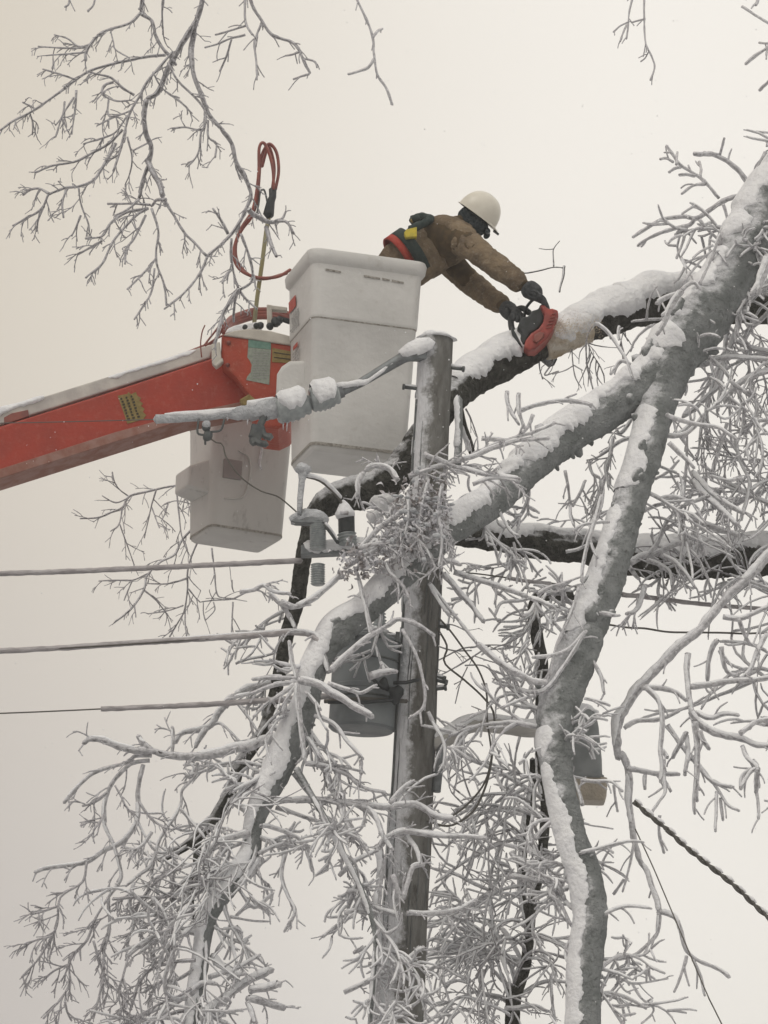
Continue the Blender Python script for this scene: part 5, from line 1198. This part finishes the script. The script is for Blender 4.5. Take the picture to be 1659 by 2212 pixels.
branch(t3, '''
14 22 13: 760,2060 690,1985 560,1955 440,1920
14 14 9: 450,1925 400,1940 260,2000 140,2030 90,1960 0,1830
14 10 8: 140,2030 70,2090 0,2170
14 16 12: 840,1950 960,1870 1080,1840 1240,1850
14 14 11: 950,1480 1010,1570 1080,1700 1130,1750 1090,1810 1100,2000 1130,2230
14 14 12: 570,1080 430,1020 300,950 180,920 80,890
14 18 16: 575,1080 660,990 750,905
14 16 10: 575,1090 600,1300 620,1500 650,1680 700,1850 740,1980
14 14 10: 560,1110 440,1190 300,1320 220,1400 140,1560
14 11 8: 900,1040 780,1140 600,1230
14 7 5: 745,1190 730,1280
14 10 8: 60,1500 200,1460 300,1400 400,1430 520,1450 590,1430
14 12 9: 260,1400 400,1500 540,1640 620,1690
14 9 7: 130,1560 250,1520 350,1500
14 14 10: 160,1690 260,1590 330,1550
14 12 9: 60,1740 160,1720 300,1780 420,1820
14 9 7: 560,640 490,740 430,820 400,900
14 11 8: 690,690 620,660 540,640 330,635
14 11 8: 640,350 780,290 920,220
14 9 7: 520,500 450,650 380,760 310,850
14 8 7: 240,960 130,1080 80,1220
14 9 7: 0,1250 140,1280 280,1310
14 14 8: 640,380 560,430 560,560 640,650
14 9 6: 1180,700 1080,705 970,712
14 8 6: 160,1700 130,1850 110,1950
14 8 6: 560,1700 500,1900 480,2050
14 8 6: 300,1250 420,1180 560,1110
''', 20.3, 'twigdark', 1.7, 'icew', tw=(2.2, 34, 2, 1.4), snow=.5)
branch(t3, '''
14 9 7: 560,1240 460,1280 300,1290 180,1240
14 9 7: 640,1400 760,1330 850,1300
14 9 7: 640,1560 700,1600 830,1650
14 9 7: 600,1480 500,1560 360,1560 240,1600
14 9 7: 660,1700 560,1730 420,1840 300,1950
14 9 7: 700,1000 760,980 900,990 1000,1020
14 9 7: 620,1950 560,2060 520,2150
14 9 7: 880,1980 900,2080 1000,2100
14 9 7: 400,900 500,940 620,1000
14 9 7: 330,840 380,900 440,980
14 9 7: 180,2080 200,2140 180,2220
14 9 7: 300,2060 440,2080 560,2100
''', 20.6, 'twiggrey', 1.5, 'ice', tw=(4.2, 34, 2, 1.3), snow=0, label='pale tangle of fine iced twigs')
branch(t3, '''
14 18 12 19.9: 700,2060 800,2060 950,2040 1050,2080
14 20 12 18.75: 740,960 850,980 960,1000 1100,1010 1200,1000
14 16 10 18.75: 700,700 800,730 900,760 1010,790
14 22 14 18.75: 760,760 800,830 900,880 950,960
14 16 12 18.75: 850,1010 900,950 930,870 940,820
14 16 10 18.6: 1130,1000 1090,1120 1170,1200 1230,1330 1300,1450 1330,1650
14 11 9 18.6: 1170,1200 1080,1190
14 11 9 18.6: 1190,1310 1100,1300
14 13 9 18.6: 1260,1480 1210,1560 1230,1680 1330,1720
14 13 9 18.6: 1330,1750 1400,1720 1480,1690
14 10 8 18.6: 1330,1740 1420,1780 1540,1870
14 18 12 18.6: 950,660 1010,590 1080,520 1150,480
14 14 9 18.7: 940,700 925,570 950,400 960,220 1080,80 1160,50
14 14 9 18.6: 1240,250 1170,150 1210,60
14 14 9 18.6: 1350,380 1310,240 1270,140 1220,40
14 11 9 18.55: 1330,170 1450,180 1540,175 1600,190 1680,260
14 10 8 18.6: 830,130 910,130 990,125
14 12 8 18.6: 820,30 870,0 900,100 940,210
''', 18.7, 'twiggrey', 2.4, 'icew', tw=(3.0, 26, 1, 1.8), snow=.4, label='iced twigs bunched against the lower big trunk')

# twigs round the trunk foot of the lamp, and the thin branches left of the trunk (big tree)
branch(t1, '''
15 18 16 18.7: 250,530 430,590 620,650 790,710
15 22 16 18.65: 170,540 290,680 380,780 430,850 470,900
15 14 12 18.6: 70,610 200,780 280,880 350,970 420,1060
15 20 24 18.55: 420,1060 500,1120 600,1210 720,1280 840,1340 930,1340
15 10 8 18.8: 830,720 740,745 650,750 590,770 550,860
15 14 10 18.7: 830,720 900,830 1000,920 1060,990 1110,1060
15 12 10 18.6: 1170,640 1130,800 1060,960 1000,1100 950,1300 900,1400
15 16 12 18.55: 800,720 870,740 930,770 1000,800
15 14 10 18.55: 760,860 820,820 850,750
15 14 10 18.6: 870,700 960,640 1060,610 1120,590
15 10 8 18.7: 230,740 300,725 320,720
15 13 10 18.6: 1340,-40 1290,160 1240,320 1205,480 1190,600
15 9 8 18.7: 1400,160 1290,170 1190,190 1130,230
15 9 8 18.8: 1110,40 1110,120 1135,190
15 11 9 18.65: 1075,380 1150,370 1240,330
15 11 10 18.6: 1255,300 1280,370 1310,430
15 12 8 18.75: 540,0 590,90 630,170 680,240 740,270
15 7 6 18.8: 690,310 720,440 770,560 810,680
15 12 9 18.6: 60,1560 120,1680 170,1770 190,1850 175,1980
15 11 10 18.6: 200,1820 270,1850 370,1915
15 10 10 18.6: 210,1830 340,1828
15 9 9 18.6: 230,1840 265,1890 280,1940
15 8 8 18.6: 180,1880 195,1930 210,1985
''', 18.7, 'twiggrey', 2.2, 'icew', tw=(.9, 30, 1, 1.6), snow=.35, label='glassy forked twigs between pole and trunk')
branch(t2, '''
15 8 7: 800,960 680,1040 550,1090
15 8 7: 740,1090 750,1160 770,1240
15 8 7: 520,1070 400,1150 250,1240 110,1310
15 8 7: 370,1090 500,1070 640,1075 860,1110
15 8 7: 110,1070 250,1110 380,1110
15 8 7: 120,1190 300,1100 430,1080
15 8 6: 810,1010 770,1120 660,1190 560,1200 400,1150
15 8 6: 130,920 240,920 330,960
15 8 6: 330,1220 460,1220 560,1270 700,1300 880,1280
15 6 5: 350,1230 300,1340 260,1500
15 6 5: 250,1360 330,1320
15 6 5: 380,1520 480,1560
15 6 5: 700,1500 680,1600
''', 19.3, 'twigdark', 1.0, tw=(.9, 26, 2, 1.1))

# --- right-hand tangle of twigs
branch(t1, '''
13 20 17 19.6: 1440,540 1400,700 1330,900 1250,1150 1180,1220 1080,1320 970,1395
13 17 14 19.7: 1350,600 1320,750 1300,900
13 17 12 19.7: 1320,850 1200,1180 1160,1350 1160,1500 1170,1640
13 22 14 19.7: 1643,580 1580,640 1500,710 1430,840
13 14 10 19.7: 1290,1120 1260,1250 1250,1350
13 14 16 19.6: 1330,1540 1380,1560 1420,1740 1500,1900 1490,2010 1430,2212
13 14 10 19.6: 1500,1990 1570,1930 1680,1890
13 9 7 19.6: 1570,1930 1570,1780
13 12 9 19.7: 1000,1490 1000,1700 980,2060
13 12 9 19.7: 1130,1400 1110,1560 1080,1750
13 12 9 19.6: 750,1890 860,1830 940,1740
13 9 7 19.6: 870,1830 900,1890 940,1960
13 15 10 19.6: 640,2150 760,2100 920,2055
13 14 10 19.6: 580,1400 480,1530 430,1460
13 14 10 19.6: 590,1555 480,1590 330,1700 230,1740
13 14 12 19.6: 425,1550 400,1700 350,1900 280,2212
13 12 10 19.6: 40,1820 65,1950 80,2080 90,2212
13 10 8 19.7: 1500,860 1490,1000 1520,1200 1600,1350
''', 19.7, 'twigdark', 1.8, 'icew', tw=(2.2, 36, 2, 1.5), snow=.5)
branch(t1, '''
13 22 16: 1000,990 1080,990 1150,985 1230,950 1330,925 1440,925 1660,950
13 22 16: 1680,1030 1600,1050 1500,1080 1400,1150 1300,1280
13 22 18: 1040,1830 1100,1900 1200,2000 1300,2080 1450,2160
13 14 10: 1320,1440 1280,1580 1230,1750 1200,1900
13 14 10: 1540,1240 1560,1350 1500,1480 1400,1520
13 12 9: 1100,1820 1060,1950 1000,2080 900,2150
13 12 9: 1180,2020 1100,2050 960,2110
13 12 9: 1340,1110 1440,1180 1540,1240
13 12 9: 1580,1560 1480,1640 1500,1760
13 12 9: 1643,1420 1540,1440 1420,1500
13 10 8: 1180,1860 1320,1900 1440,1880
13 10 8: 230,1750 260,1850 320,1900 300,2050 260,2150
13 10 8: 410,1700 360,1800 390,1950
13 10 8: 200,1900 160,2000 100,2100
7 18 14: 1140,190 1230,230 1300,260 1400,290 1500,320
7 20 12: 1220,0 1290,80 1400,180 1480,260
7 13 10: 1240,300 1290,380 1300,430
7 13 10: 1260,370 1250,420 1265,490
7 18 10: 860,480 940,440 1040,410 1130,370 1220,370
7 13 9: 960,440 1020,370 1060,270 1110,200
7 13 10: 960,460 1040,490 1100,540 1110,620
7 13 10: 1040,430 1120,470 1180,530 1240,620
7 14 10: 850,490 890,540 920,570
7 14 8: 950,600 930,700 890,760 840,770
''', 19.3, 'twiggrey', 2.4, 'icew', tw=(3.0, 34, 2, 1.6), snow=.35, label='pale web of iced twigs right of the big trunk')
branch(t1, '''
13 10 8: 1250,1500 1320,1650 1300,1850 1360,2000
13 10 8: 1420,1400 1520,1550 1600,1700 1580,1850
13 10 8: 1180,1500 1120,1650 1130,1800
13 10 8: 1440,880 1560,980 1620,1120 1643,1300
13 10 8: 1100,2020 1250,2120 1350,2212
13 10 8: 1560,2020 1640,2100 1700,2212
13 10 8: 1150,1550 1250,1620 1380,1640
13 10 8: 1480,700 1560,780 1640,800
13 9 7: 1380,1100 1340,1200 1380,1330 1460,1380
''', 20.0, 'twiggrey', 1.6, 'ice', tw=(4.2, 34, 2, 1.4), snow=0)
branch(t1, '''
7 16 12: 1200,1000 1195,1100 1200,1200 1215,1330 1230,1400
7 16 12: 1210,1190 1330,1180 1450,1160 1560,1150 1700,1130
7 14 10: 950,1190 1020,1260 1050,1340 1050,1450 1040,1560 1050,1650 1040,1740
7 14 10: 940,1195 1040,1200 1130,1230 1190,1270
7 12 8: 830,1430 900,1390 1000,1385 1090,1360 1150,1330
7 20 14: 1215,1330 1290,1420 1400,1470 1500,1490 1600,1530 1700,1530
7 14 10: 1500,1460 1540,1430 1600,1390 1700,1370
7 14 10: 1240,1340 1330,1370 1400,1350 1490,1355
7 16 10: 1240,1390 1250,1500 1250,1650 1240,1800 1250,1850
7 14 12: 1270,1440 1290,1500 1320,1550
7 13 9: 1080,1410 1160,1530 1250,1640 1340,1740 1450,1770
7 13 10: 1190,1450 1150,1530 1110,1600
7 12 9: 1190,1470 1200,1580 1180,1700
7 13 9: 1510,1530 1540,1600 1600,1660 1560,1680 1500,1780
7 14 10: 1600,1660 1590,1800
7 12 9: 1050,1560 1080,1600
7 14 9: 850,1660 950,1680 1040,1690 1150,1695
7 12 9: 950,1700 950,1780
7 14 10: 1370,920 1330,1000 1310,1160
7 12 9: 1390,960 1420,1100 1490,1130
7 12 9: 1659,880 1600,980 1560,1090 1490,1150
7 12 9: 1490,800 1520,880 1560,950
7 14 9: 1400,790 1500,800 1600,760 1680,720
11 12 10: 830,0 830,130 840,260 790,330 735,415
11 11 9: 840,170 885,245
11 13 12: 795,440 790,540 800,620 830,740
11 12 11: 1080,0 1160,100 1230,190 1290,280 1350,370 1430,405
11 16 10: 1100,30 1090,150 1070,300 1075,430
11 12 11: 1210,160 1300,205 1385,215
11 11 11: 1250,250 1250,400 1240,570
11 11 11: 1280,300 1300,480
11 13 14: 1540,0 1575,60 1560,200 1580,350 1582,470
11 13 12: 1570,60 1500,90 1450,140 1440,230
11 10 9: 590,660 560,820 530,940 500,1050
11 11 12: 510,950 430,1070
11 8 9: 430,200 440,300 460,410
11 9 8: 1020,0 990,90
''', 18.9, 'twiggrey', 2.3, 'icew', tw=(1.0, 30, 1, 1.8), snow=.35, label='drooping iced twigs with icicles under the thin snowy branch')
# --- iced twigs beside and across the pole, lower centre
branch(t1, '''
9 12 9: 0,150 40,260 90,380 140,490
9 10 8: 0,400 60,440 100,560 150,660 200,770 232,900 225,1100 205,1230
9 16 15: 240,520 255,600 240,750 250,900 235,1100 220,1290
9 13 12: -100,335 0,330 150,345 280,362 400,352 480,400 560,410
9 12 8: 170,350 230,400 270,490 300,540
9 12 10: 250,520 290,485 350,460 450,475 560,480 690,490
9 10 8: -60,180 0,190 100,220 180,280 270,300
9 9 8: 80,645 140,590 240,540
9 9 9: 100,800 160,790 240,800
9 9 9: 100,1130 200,1085 300,1030 380,980 430,940
9 8 8: 140,965 200,940
9 10 8: 360,800 440,805 560,790 650,745
9 11 9: 0,390 80,440 150,490 200,545
9 12 10: 300,640 340,740 380,620 430,600
9 11 8: 350,460 400,540 420,600
9 8 8: 200,1010 290,1030 280,1110
9 9 7: 290,345 340,290 390,250
9 11 9: 330,810 250,790 210,770 280,900
9 9 8: 170,170 170,220
9 9 8: 110,710 160,715 200,740
6 11 9: 1120,850 1180,950 1240,1040
6 12 8: 0,900 80,890 140,860 200,900 300,910 
''', 18.55, 'twiggrey', 2.1, 'icew', tw=(2.8, 30, 2, 1.7), snow=.45, label='iced twigs climbing and crossing the lower pole')

# --- overhanging tree at upper left
t4 = thing('overhanging_tree', P(-700, 2300, 18.0), 'tree whose thin dark iced branches hang down into the upper left sky', 'tree')
limb(t4, [(-900, 4400, 18, 150), (-900, 2500, 18, 130), (-880, 1000, 18, 110), (-800, 0, 18, 90), (-600, -600, 18, 70), (-200, -900, 18, 50), (200, -800, 18, 30), (400, -420, 18, 14), (440, -120, 18, 9)], 'trunk', 'barkdark', seed=41, snow=.2)
limb(t4, [(0, -880, 18, 30), (400, -900, 18, 26), (900, -820, 18, 22), (1500, -760, 18, 14)], 'limb', 'barkdark', seed=43, snow=.2)
branch(t4, '''
0 9 7: 200,-800 260,-300 300,-100
1 11 9: 600,-200 618,-80 612,0 608,60
1 10 9: 608,58 655,90 672,150 690,190 725,235 760,280
1 8 8: 608,55 560,100 480,125 430,150 395,185 370,225 370,262
1 6 4: 395,190 340,200 290,165 235,150
1 6 4: 370,205 280,208 165,200
1 5 4: 375,225 300,232 200,240
1 4 3: 478,130 490,180 500,215 560,250
1 8 7: 715,237 640,245 540,265 450,285 380,310 330,345 280,380 200,440 130,485 60,520 0,562
1 6 4: 330,345 260,320 185,298
1 5 4: 150,470 125,455 98,442
1 5 4: 130,490 142,530 140,582
1 6 4: 330,390 325,470 310,580
1 6 4: 320,420 270,500 240,592
1 5 4: 280,440 270,500 240,540
1 8 7: 745,225 690,290 640,345 600,420 560,490 540,560 520,650 490,740
1 6 4: 560,480 480,512 420,542
1 6 4: 550,500 500,570 430,600 360,622
1 8 6: 530,560 470,620 400,660 320,700 220,718 155,745
1 9 7: 500,620 470,680 430,740 400,780 340,805 280,812 215,838
1 8 7: 215,838 170,815 130,820 100,842
1 7 6: 210,840 180,900 120,940 55,975
1 6 5: 190,890 165,950 158,1000
1 6 5: 340,810 350,880 380,960 385,1000
1 6 4: 350,930 330,980 310,1020
1 6 6: 285,820 270,880 275,940
1 5 4: 550,590 570,680 560,750 540,800
1 5 4: 530,600 510,680 490,740
1 8 6: 580,410 530,380 480,335 420,320 390,312
1 7 5: 490,355 450,370 445,410 500,435 550,435
1 5 5: 470,420 470,500 540,490
''', 18.2, 'twigdark', 1.5, tw=(3.4, 27, 2, 1.4), label='leftmost drooping branches of the overhang')
branch(t4, '''
1 16 15: 900,-240 900,-150 875,0 850,90 838,150
1 15 9: 838,150 828,200 826,250 838,320 870,410 900,490 960,560
1 11 8: 960,560 1000,620 1020,700 1060,770 1085,840 1070,890 1040,950 1000,1010 950,1060 895,1108
1 15 13: 850,90 800,170 745,260 715,320 680,400 635,428
1 13 9: 635,428 622,500 632,580 655,640 645,700 625,760 600,860
1 14 18: 635,690 660,740 690,790 705,845
1 8 6: 712,865 750,930 800,1010 850,1060 890,1105
1 10 7: 715,862 680,862 655,890
1 7 6: 650,885 585,880 530,880 465,880
1 8 6: 640,900 540,920 480,960 440,1020 370,1030
1 8 6: 640,900 590,930 540,980 490,1040 440,1140 370,1200
1 7 6: 630,930 580,1030 545,1080 540,1140
1 6 5: 440,1040 390,1070 335,1100
1 7 6: 655,900 685,1000 675,1080 680,1150 710,1230 720,1320
1 6 5: 672,1120 620,1180 550,1250
1 6 5: 668,1160 655,1260 620,1320 580,1380
1 8 5: 895,1110 880,1150 850,1200 790,1270 710,1335
1 8 6: 1000,1030 1000,1120 1010,1180 1030,1250
1 11 9: 1030,1250 970,1340 950,1400 930,1480
1 7 5: 1030,1250 1060,1290 1110,1335
1 9 7: 1030,1250 1015,1300 1010,1390
1 8 6: 1000,1165 975,1190 960,1222
1 8 7: 1040,1010 1070,1090 1090,1170 1085,1220 1040,1250
1 9 6: 985,1010 960,960 920,900
1 14 12: 1075,905 1110,935 1160,960 1200,955
1 9 7: 1200,955 1240,960 1270,1010
1 9 7: 1190,955 1220,945 1235,915
1 11 9: 1150,980 1170,1050 1195,1108
1 6 5: 725,270 770,350 860,440 890,500 870,560 800,550 745,555
1 6 5: 870,560 860,650 840,690 810,720
1 5 4: 660,310 700,380 780,440 830,490
1 6 5: 900,520 900,590 935,620 930,680
1 7 5: 705,0 700,60 705,150
1 4 4: 575,650 650,612
1 8 6: 600,860 560,900 500,930
''', 18.15, 'twigdark', 1.7, tw=(3.2, 27, 2, 1.4), label='main forked hanging branch with long bare dark stem')
branch(t4, '''
1 9 8: 1050,-300 1080,-150 1085,0 1130,90 1180,155 1260,180 1290,210 1310,260 1340,315
1 6 5: 1310,252 1358,265 1370,292
1 6 5: 1290,225 1262,235 1235,240
1 6 5: 1335,320 1300,330 1268,342
1 7 5: 1130,100 1110,150 1100,200 1110,300 1110,345
1 7 5: 1060,-60 1060,90 1090,150
1 6 5: 1065,110 1000,130 930,150
1 6 5: 1060,150 1000,165 940,190 885,205
1 6 6: 1000,170 980,240 950,308
''', 18.2, 'twigdark', 1.7, tw=(2.4, 24, 1, 1.4), label='small forked sprig at the top, left of centre')
branch(t4, '''
0 3 3: 745,-150 765,-20 772,0 795,50 806,85 808,120 815,160 835,190 848,226
0 3 3: 805,82 815,68 826,62
0 3.5 3: 808,128 795,145 780,152 752,160
''', 18.2, 'twiggrey', 1.9, 'icew', tw=(1.0, 16, 1, 1.5), label='single iced twig hanging from the top edge')
branch(t4, '''
12 9 6: 620,-260 600,-100 560,60 545,170 540,240 530,310
12 8 6: 545,175 480,205 425,255
12 8 6: 530,200 500,270 480,330
12 10 9: 690,-240 672,-50 672,150 680,330 705,400
12 10 8: 705,400 740,470 755,540 720,640
12 8 7: 680,150 620,165 570,180
12 6 6: 705,415 680,460 645,490
0 3 3: 320,-100 310,0 300,20
0 3 3: 150,-80 150,0 140,15
0 3 3: 205,-80 205,0 190,25
''', 18.3, 'twiggrey', 1.7, 'ice', tw=(2.0, 18, 1, 1.3), label='pair of pale twigs hanging from the top, right of centre')

# ------------------------------------------------------------------ smaller limbs grown along the big ones
def sprout(tree, vs, rd, box, n, ln, r0, seed, bias=(0, 0), bark='twiggrey', ice_m='icew', ice=1.5, snow=.6, lv=3, label=None, spread=(35, 85), kink=.15, droop=.07, dy=.35, front=.12):
    rng = random.Random(seed); core, sh, sn = MB(), MB(), MB()
    idx = [i for i, v in enumerate(vs) if box[0] <= proj(v)[0] <= box[2] and box[1] <= proj(v)[1] <= box[3]]
    B = CRT * bias[0] + CUP * bias[1]
    def go(p, d, l, r, lev):
        k = mpp(p); seg = 9 if lev == lv else (6 if lev > 1 else 4); q = [p]; rr = [r * k]
        bend = Vector((rng.uniform(-1, 1), rng.uniform(-.6, .6), rng.uniform(-1, 1))) * .26
        for s_ in range(seg):
            d = (d + bend + Vector((0, 0, -droop * (1.4 - .3 * lev))) + Vector((rng.uniform(-1, 1), rng.uniform(-.5, .5), rng.uniform(-1, 1))) * kink).normalized()
            q.append(q[-1] + d * (l * k / seg)); rr.append(r * k * (1 - .62 * (s_ + 1) / seg))
            if lev > 1 and s_ >= (1 if lev == lv else 0) and rng.random() < (.62 if lev == lv else .40):
                for _ in range(1 if rng.random() < .82 else 2):
                    a = R(rng.uniform(28, 65)); ro = rng.uniform(0, 2 * math.pi); u = d.orthogonal().normalized(); v = d.cross(u)
                    d2 = d * math.cos(a) + (u * math.cos(ro) + v * math.sin(ro)) * math.sin(a); d2.y *= .6; d2.normalize()
                    go(q[-1], d2, l * rng.uniform(.38, .85), max(1.15, r * (1 - .62 * (s_ + 1) / seg) * .72), lev - 1)
        n_ = len(q); core.tube(q, rr, 6 if r > 3 else 4, amp=.12, freq=30)
        th = ice * (.7 + .5 * rng.random())
        if ice: sh.tube([x + Vector((0, 0, -.25 * th * k)) for x in q], [x + th * k * (1 + .6 * noise.noise(y * 16)) for x, y in zip(rr, q)], 6 if r > 3 else 5, amp=.35, freq=28)
        if snow and r >= 1.1:
            s2, ix = resample(q, .014); snowcap(sn, s2, [rr[min(int(i), n_ - 1)] + th * .5 * k for i in ix], thick=snow, seed=seed + len(core.v), cover=80, gap=-.35, n=6)
    for j in range(n):
        i = idx[int((j + rng.random()) / n * len(idx)) % len(idx)]; i = min(max(i, 1), len(vs) - 2)
        T = (vs[i + 1] - vs[i - 1]).normalized(); a = R(rng.uniform(*spread)); ro = rng.uniform(0, 2 * math.pi); u = T.orthogonal().normalized(); v = T.cross(u)
        d = T * math.cos(a) + (u * math.cos(ro) + v * math.sin(ro)) * math.sin(a) + B; d.y = d.y * dy - front; d.normalize()
        go(vs[i] + d * rd[i] * .6, d, ln * rng.uniform(.55, 1.2), r0 * rng.uniform(.7, 1.2), lv)
    o = core.build('branch', bark, tree)
    if label: o['label'] = label
    if sh.v: sh.build('ice_glaze', ice_m, o)
    if sn.v: sn.build('snow', 'snow', o)
sprout(t1, L1V, L1R, (500, 1420, 700, 1800), 4, 140, 3.4, 201, (-.1, -.2), label='iced boughs sprouting round the transformer')
sprout(t1, L1V, L1R, (400, 1750, 620, 2330), 8, 215, 3.6, 202, (-.75, .1), label='iced boughs spreading left at the bottom')
sprout(t1, L1V, L1R, (400, 1800, 640, 2330), 6, 120, 3.2, 203, (.5, -.1), front=.5)
sprout(t1, L1V, L1R, (620, 1250, 980, 1700), 3, 170, 3.2, 204, (.3, -.7), label='iced boughs hanging in front of the pole')
sprout(t1, L1V, L1R, (860, 1000, 1300, 1260), 5, 120, 2.8, 205, (0, .2))
sprout(t1, T1V, T1R, (1100, 1560, 1330, 2330), 9, 150, 3.4, 206, (-.45, .0), label='iced boughs round the lower big trunk')
sprout(t1, T1V, T1R, (1150, 1250, 1420, 1700), 4, 120, 3.0, 207, (-.6, .1))
sprout(t1, T1V, T1R, (1360, 600, 1560, 1250), 5, 165, 3.6, 208, (.9, -.3), label='iced boughs right of the fork')
sprout(t1, T1V, T1R, (1520, 250, 1790, 640), 13, 125, 3.8, 209, (-.2, .3), label='thick frosted sprays over the top right limb', spread=(20, 70))
sprout(t1, T1V, T1R, (1540, 250, 1790, 620), 7, 120, 3.4, 210, (.3, -.6))
sprout(t2, slv, slr, (380, 1250, 700, 1900), 6, 120, 2.6, 211, (-.5, 0), bark='twigdark', ice=1.0)
sprout(t2, slv, slr, (1240, 600, 1500, 800), 3, 90, 1.4, 212, (0, -1), bark='twigdark', ice_m='ice', ice=.6, snow=0, lv=2)
sprout(t2, HV, HR, (1000, 1100, 1660, 1260), 4, 120, 2.6, 213, (0, -.5), ice=1.2)
sprout(t3, T3V, T3R, (1100, 1700, 1230, 2330), 14, 240, 3.2, 214, (-.75, .05), bark='twigdark', ice=1.1, label='pale iced boughs between pole and big trunk')
sprout(t3, T3V, T3R, (1100, 1300, 1230, 1700), 4, 120, 2.4, 215, (-.7, .1), bark='twigdark', ice=1.0)
_, ORV, ORR = limb(t1, [(2000, -60, 20, 40), (1880, 400, 19.9, 34), (1790, 800, 19.8, 28), (1765, 1150, 19.7, 22), (1770, 1500, 19.6, 15), (1790, 1800, 19.6, 8)], 'limb', seed=51, snow=.3)
sprout(t1, ORV, ORR, (1700, 560, 1900, 1080), 5, 290, 4.6, 216, (-1.0, -.15), label='web of iced boughs entering at the right edge')
sprout(t1, ORV, ORR, (1700, 1150, 1900, 1700), 4, 220, 4.2, 217, (-1.0, -.25))
sprout(t1, ORV, ORR, (1700, 560, 1900, 1500), 3, 280, 3.8, 218, (-1.0, .1), bark='twigdark', ice=.9, dy=.6)

_, PV, PR = limb(t1, [(640, 1660, 18.5, 7), (700, 1765, 18.42, 6.5), (743, 1847, 18.4, 6), (785, 1930, 18.4, 5.5), (810, 2020, 18.4, 5.5), (806, 2130, 18.4, 5), (796, 2240, 18.4, 4.5)], 'limb', seed=61, snow=.6, n=12, label='thin iced bough climbing beside the lower pole')
sprout(t1, PV, PR, (680, 1740, 850, 2250), 7, 120, 2.8, 219, (.8, .1), label='white iced twigs crossing in front of the lower pole')
sprout(t1, PV, PR, (640, 1740, 850, 2250), 4, 80, 2.2, 220, (-.8, -.1), lv=2)

sprout(t1, L1V, L1R, (400, 1650, 640, 2330), 6, 230, 3.0, 221, (-.7, .0), bark='twigdark', ice=.7, snow=.3, ice_m='ice', front=.35, label='dark forked boughs with little ice at the lower left')
sprout(t3, T3V, T3R, (1100, 1700, 1230, 2330), 6, 230, 3.2, 222, (-.7, .0), bark='twigdark', ice=.7, snow=.3, ice_m='ice', front=.5, label='dark forked boughs between pole and big trunk')
sprout(t1, ORV, ORR, (1700, 560, 1900, 1300), 3, 290, 3.6, 223, (-1.0, -.2), bark='twigdark', ice=.7, snow=.3, ice_m='ice', front=.2)

# falling snow, fine and sparse
fs = MB(); rs = random.Random(77)
for i in range(1600):
    d_ = rs.uniform(9, 30); c = P(rs.uniform(-150, 1800), rs.uniform(-150, 2350), d_); r = rs.uniform(.0012, .0030)
    i0 = len(fs.v); fs.v += [c + Vector((r, 0, 0)), c + Vector((-r * .6, r, 0)), c + Vector((-r * .6, -r, 0)), c + Vector((0, 0, r)), c + Vector((0, 0, -r))]
    fs.f += [(i0, i0 + 1, i0 + 3), (i0 + 1, i0 + 2, i0 + 3), (i0 + 2, i0, i0 + 3), (i0, i0 + 4, i0 + 1), (i0 + 1, i0 + 4, i0 + 2), (i0 + 2, i0 + 4, i0)]
tag(fs.build('falling_snow', 'snow'), 'fine sparse snowflakes falling through the air', 'snow', kind='stuff')
hz = bpy.data.materials.new('tone_lift_haze'); hz.use_nodes = True; hn = hz.node_tree; hn.nodes.clear()  # haze volume added to lift the dark tones
ho = hn.nodes.new('ShaderNodeOutputMaterial'); hv = hn.nodes.new('ShaderNodeVolumePrincipled'); hv.inputs['Color'].default_value = (.95, .95, .95, 1); hv.inputs['Density'].default_value = 0.0028; hv.inputs['Anisotropy'].default_value = 0.0
hn.links.new(hv.outputs[0], ho.inputs['Volume']); M['haze'] = hz
mb = MB(); mb.box(Vector((0, 20, 6.5)), Vector((302, 0, 0)), Vector((0, 302, 0)), Vector((0, 0, 9.5)))
tag(mb.build('haze', 'haze', smooth=False), 'thin pale haze added in the air to lift the darkest tones', 'haze', kind='stuff')
print('done objects', len(bpy.data.objects), 'verts', sum(len(m.vertices) for m in bpy.data.meshes))
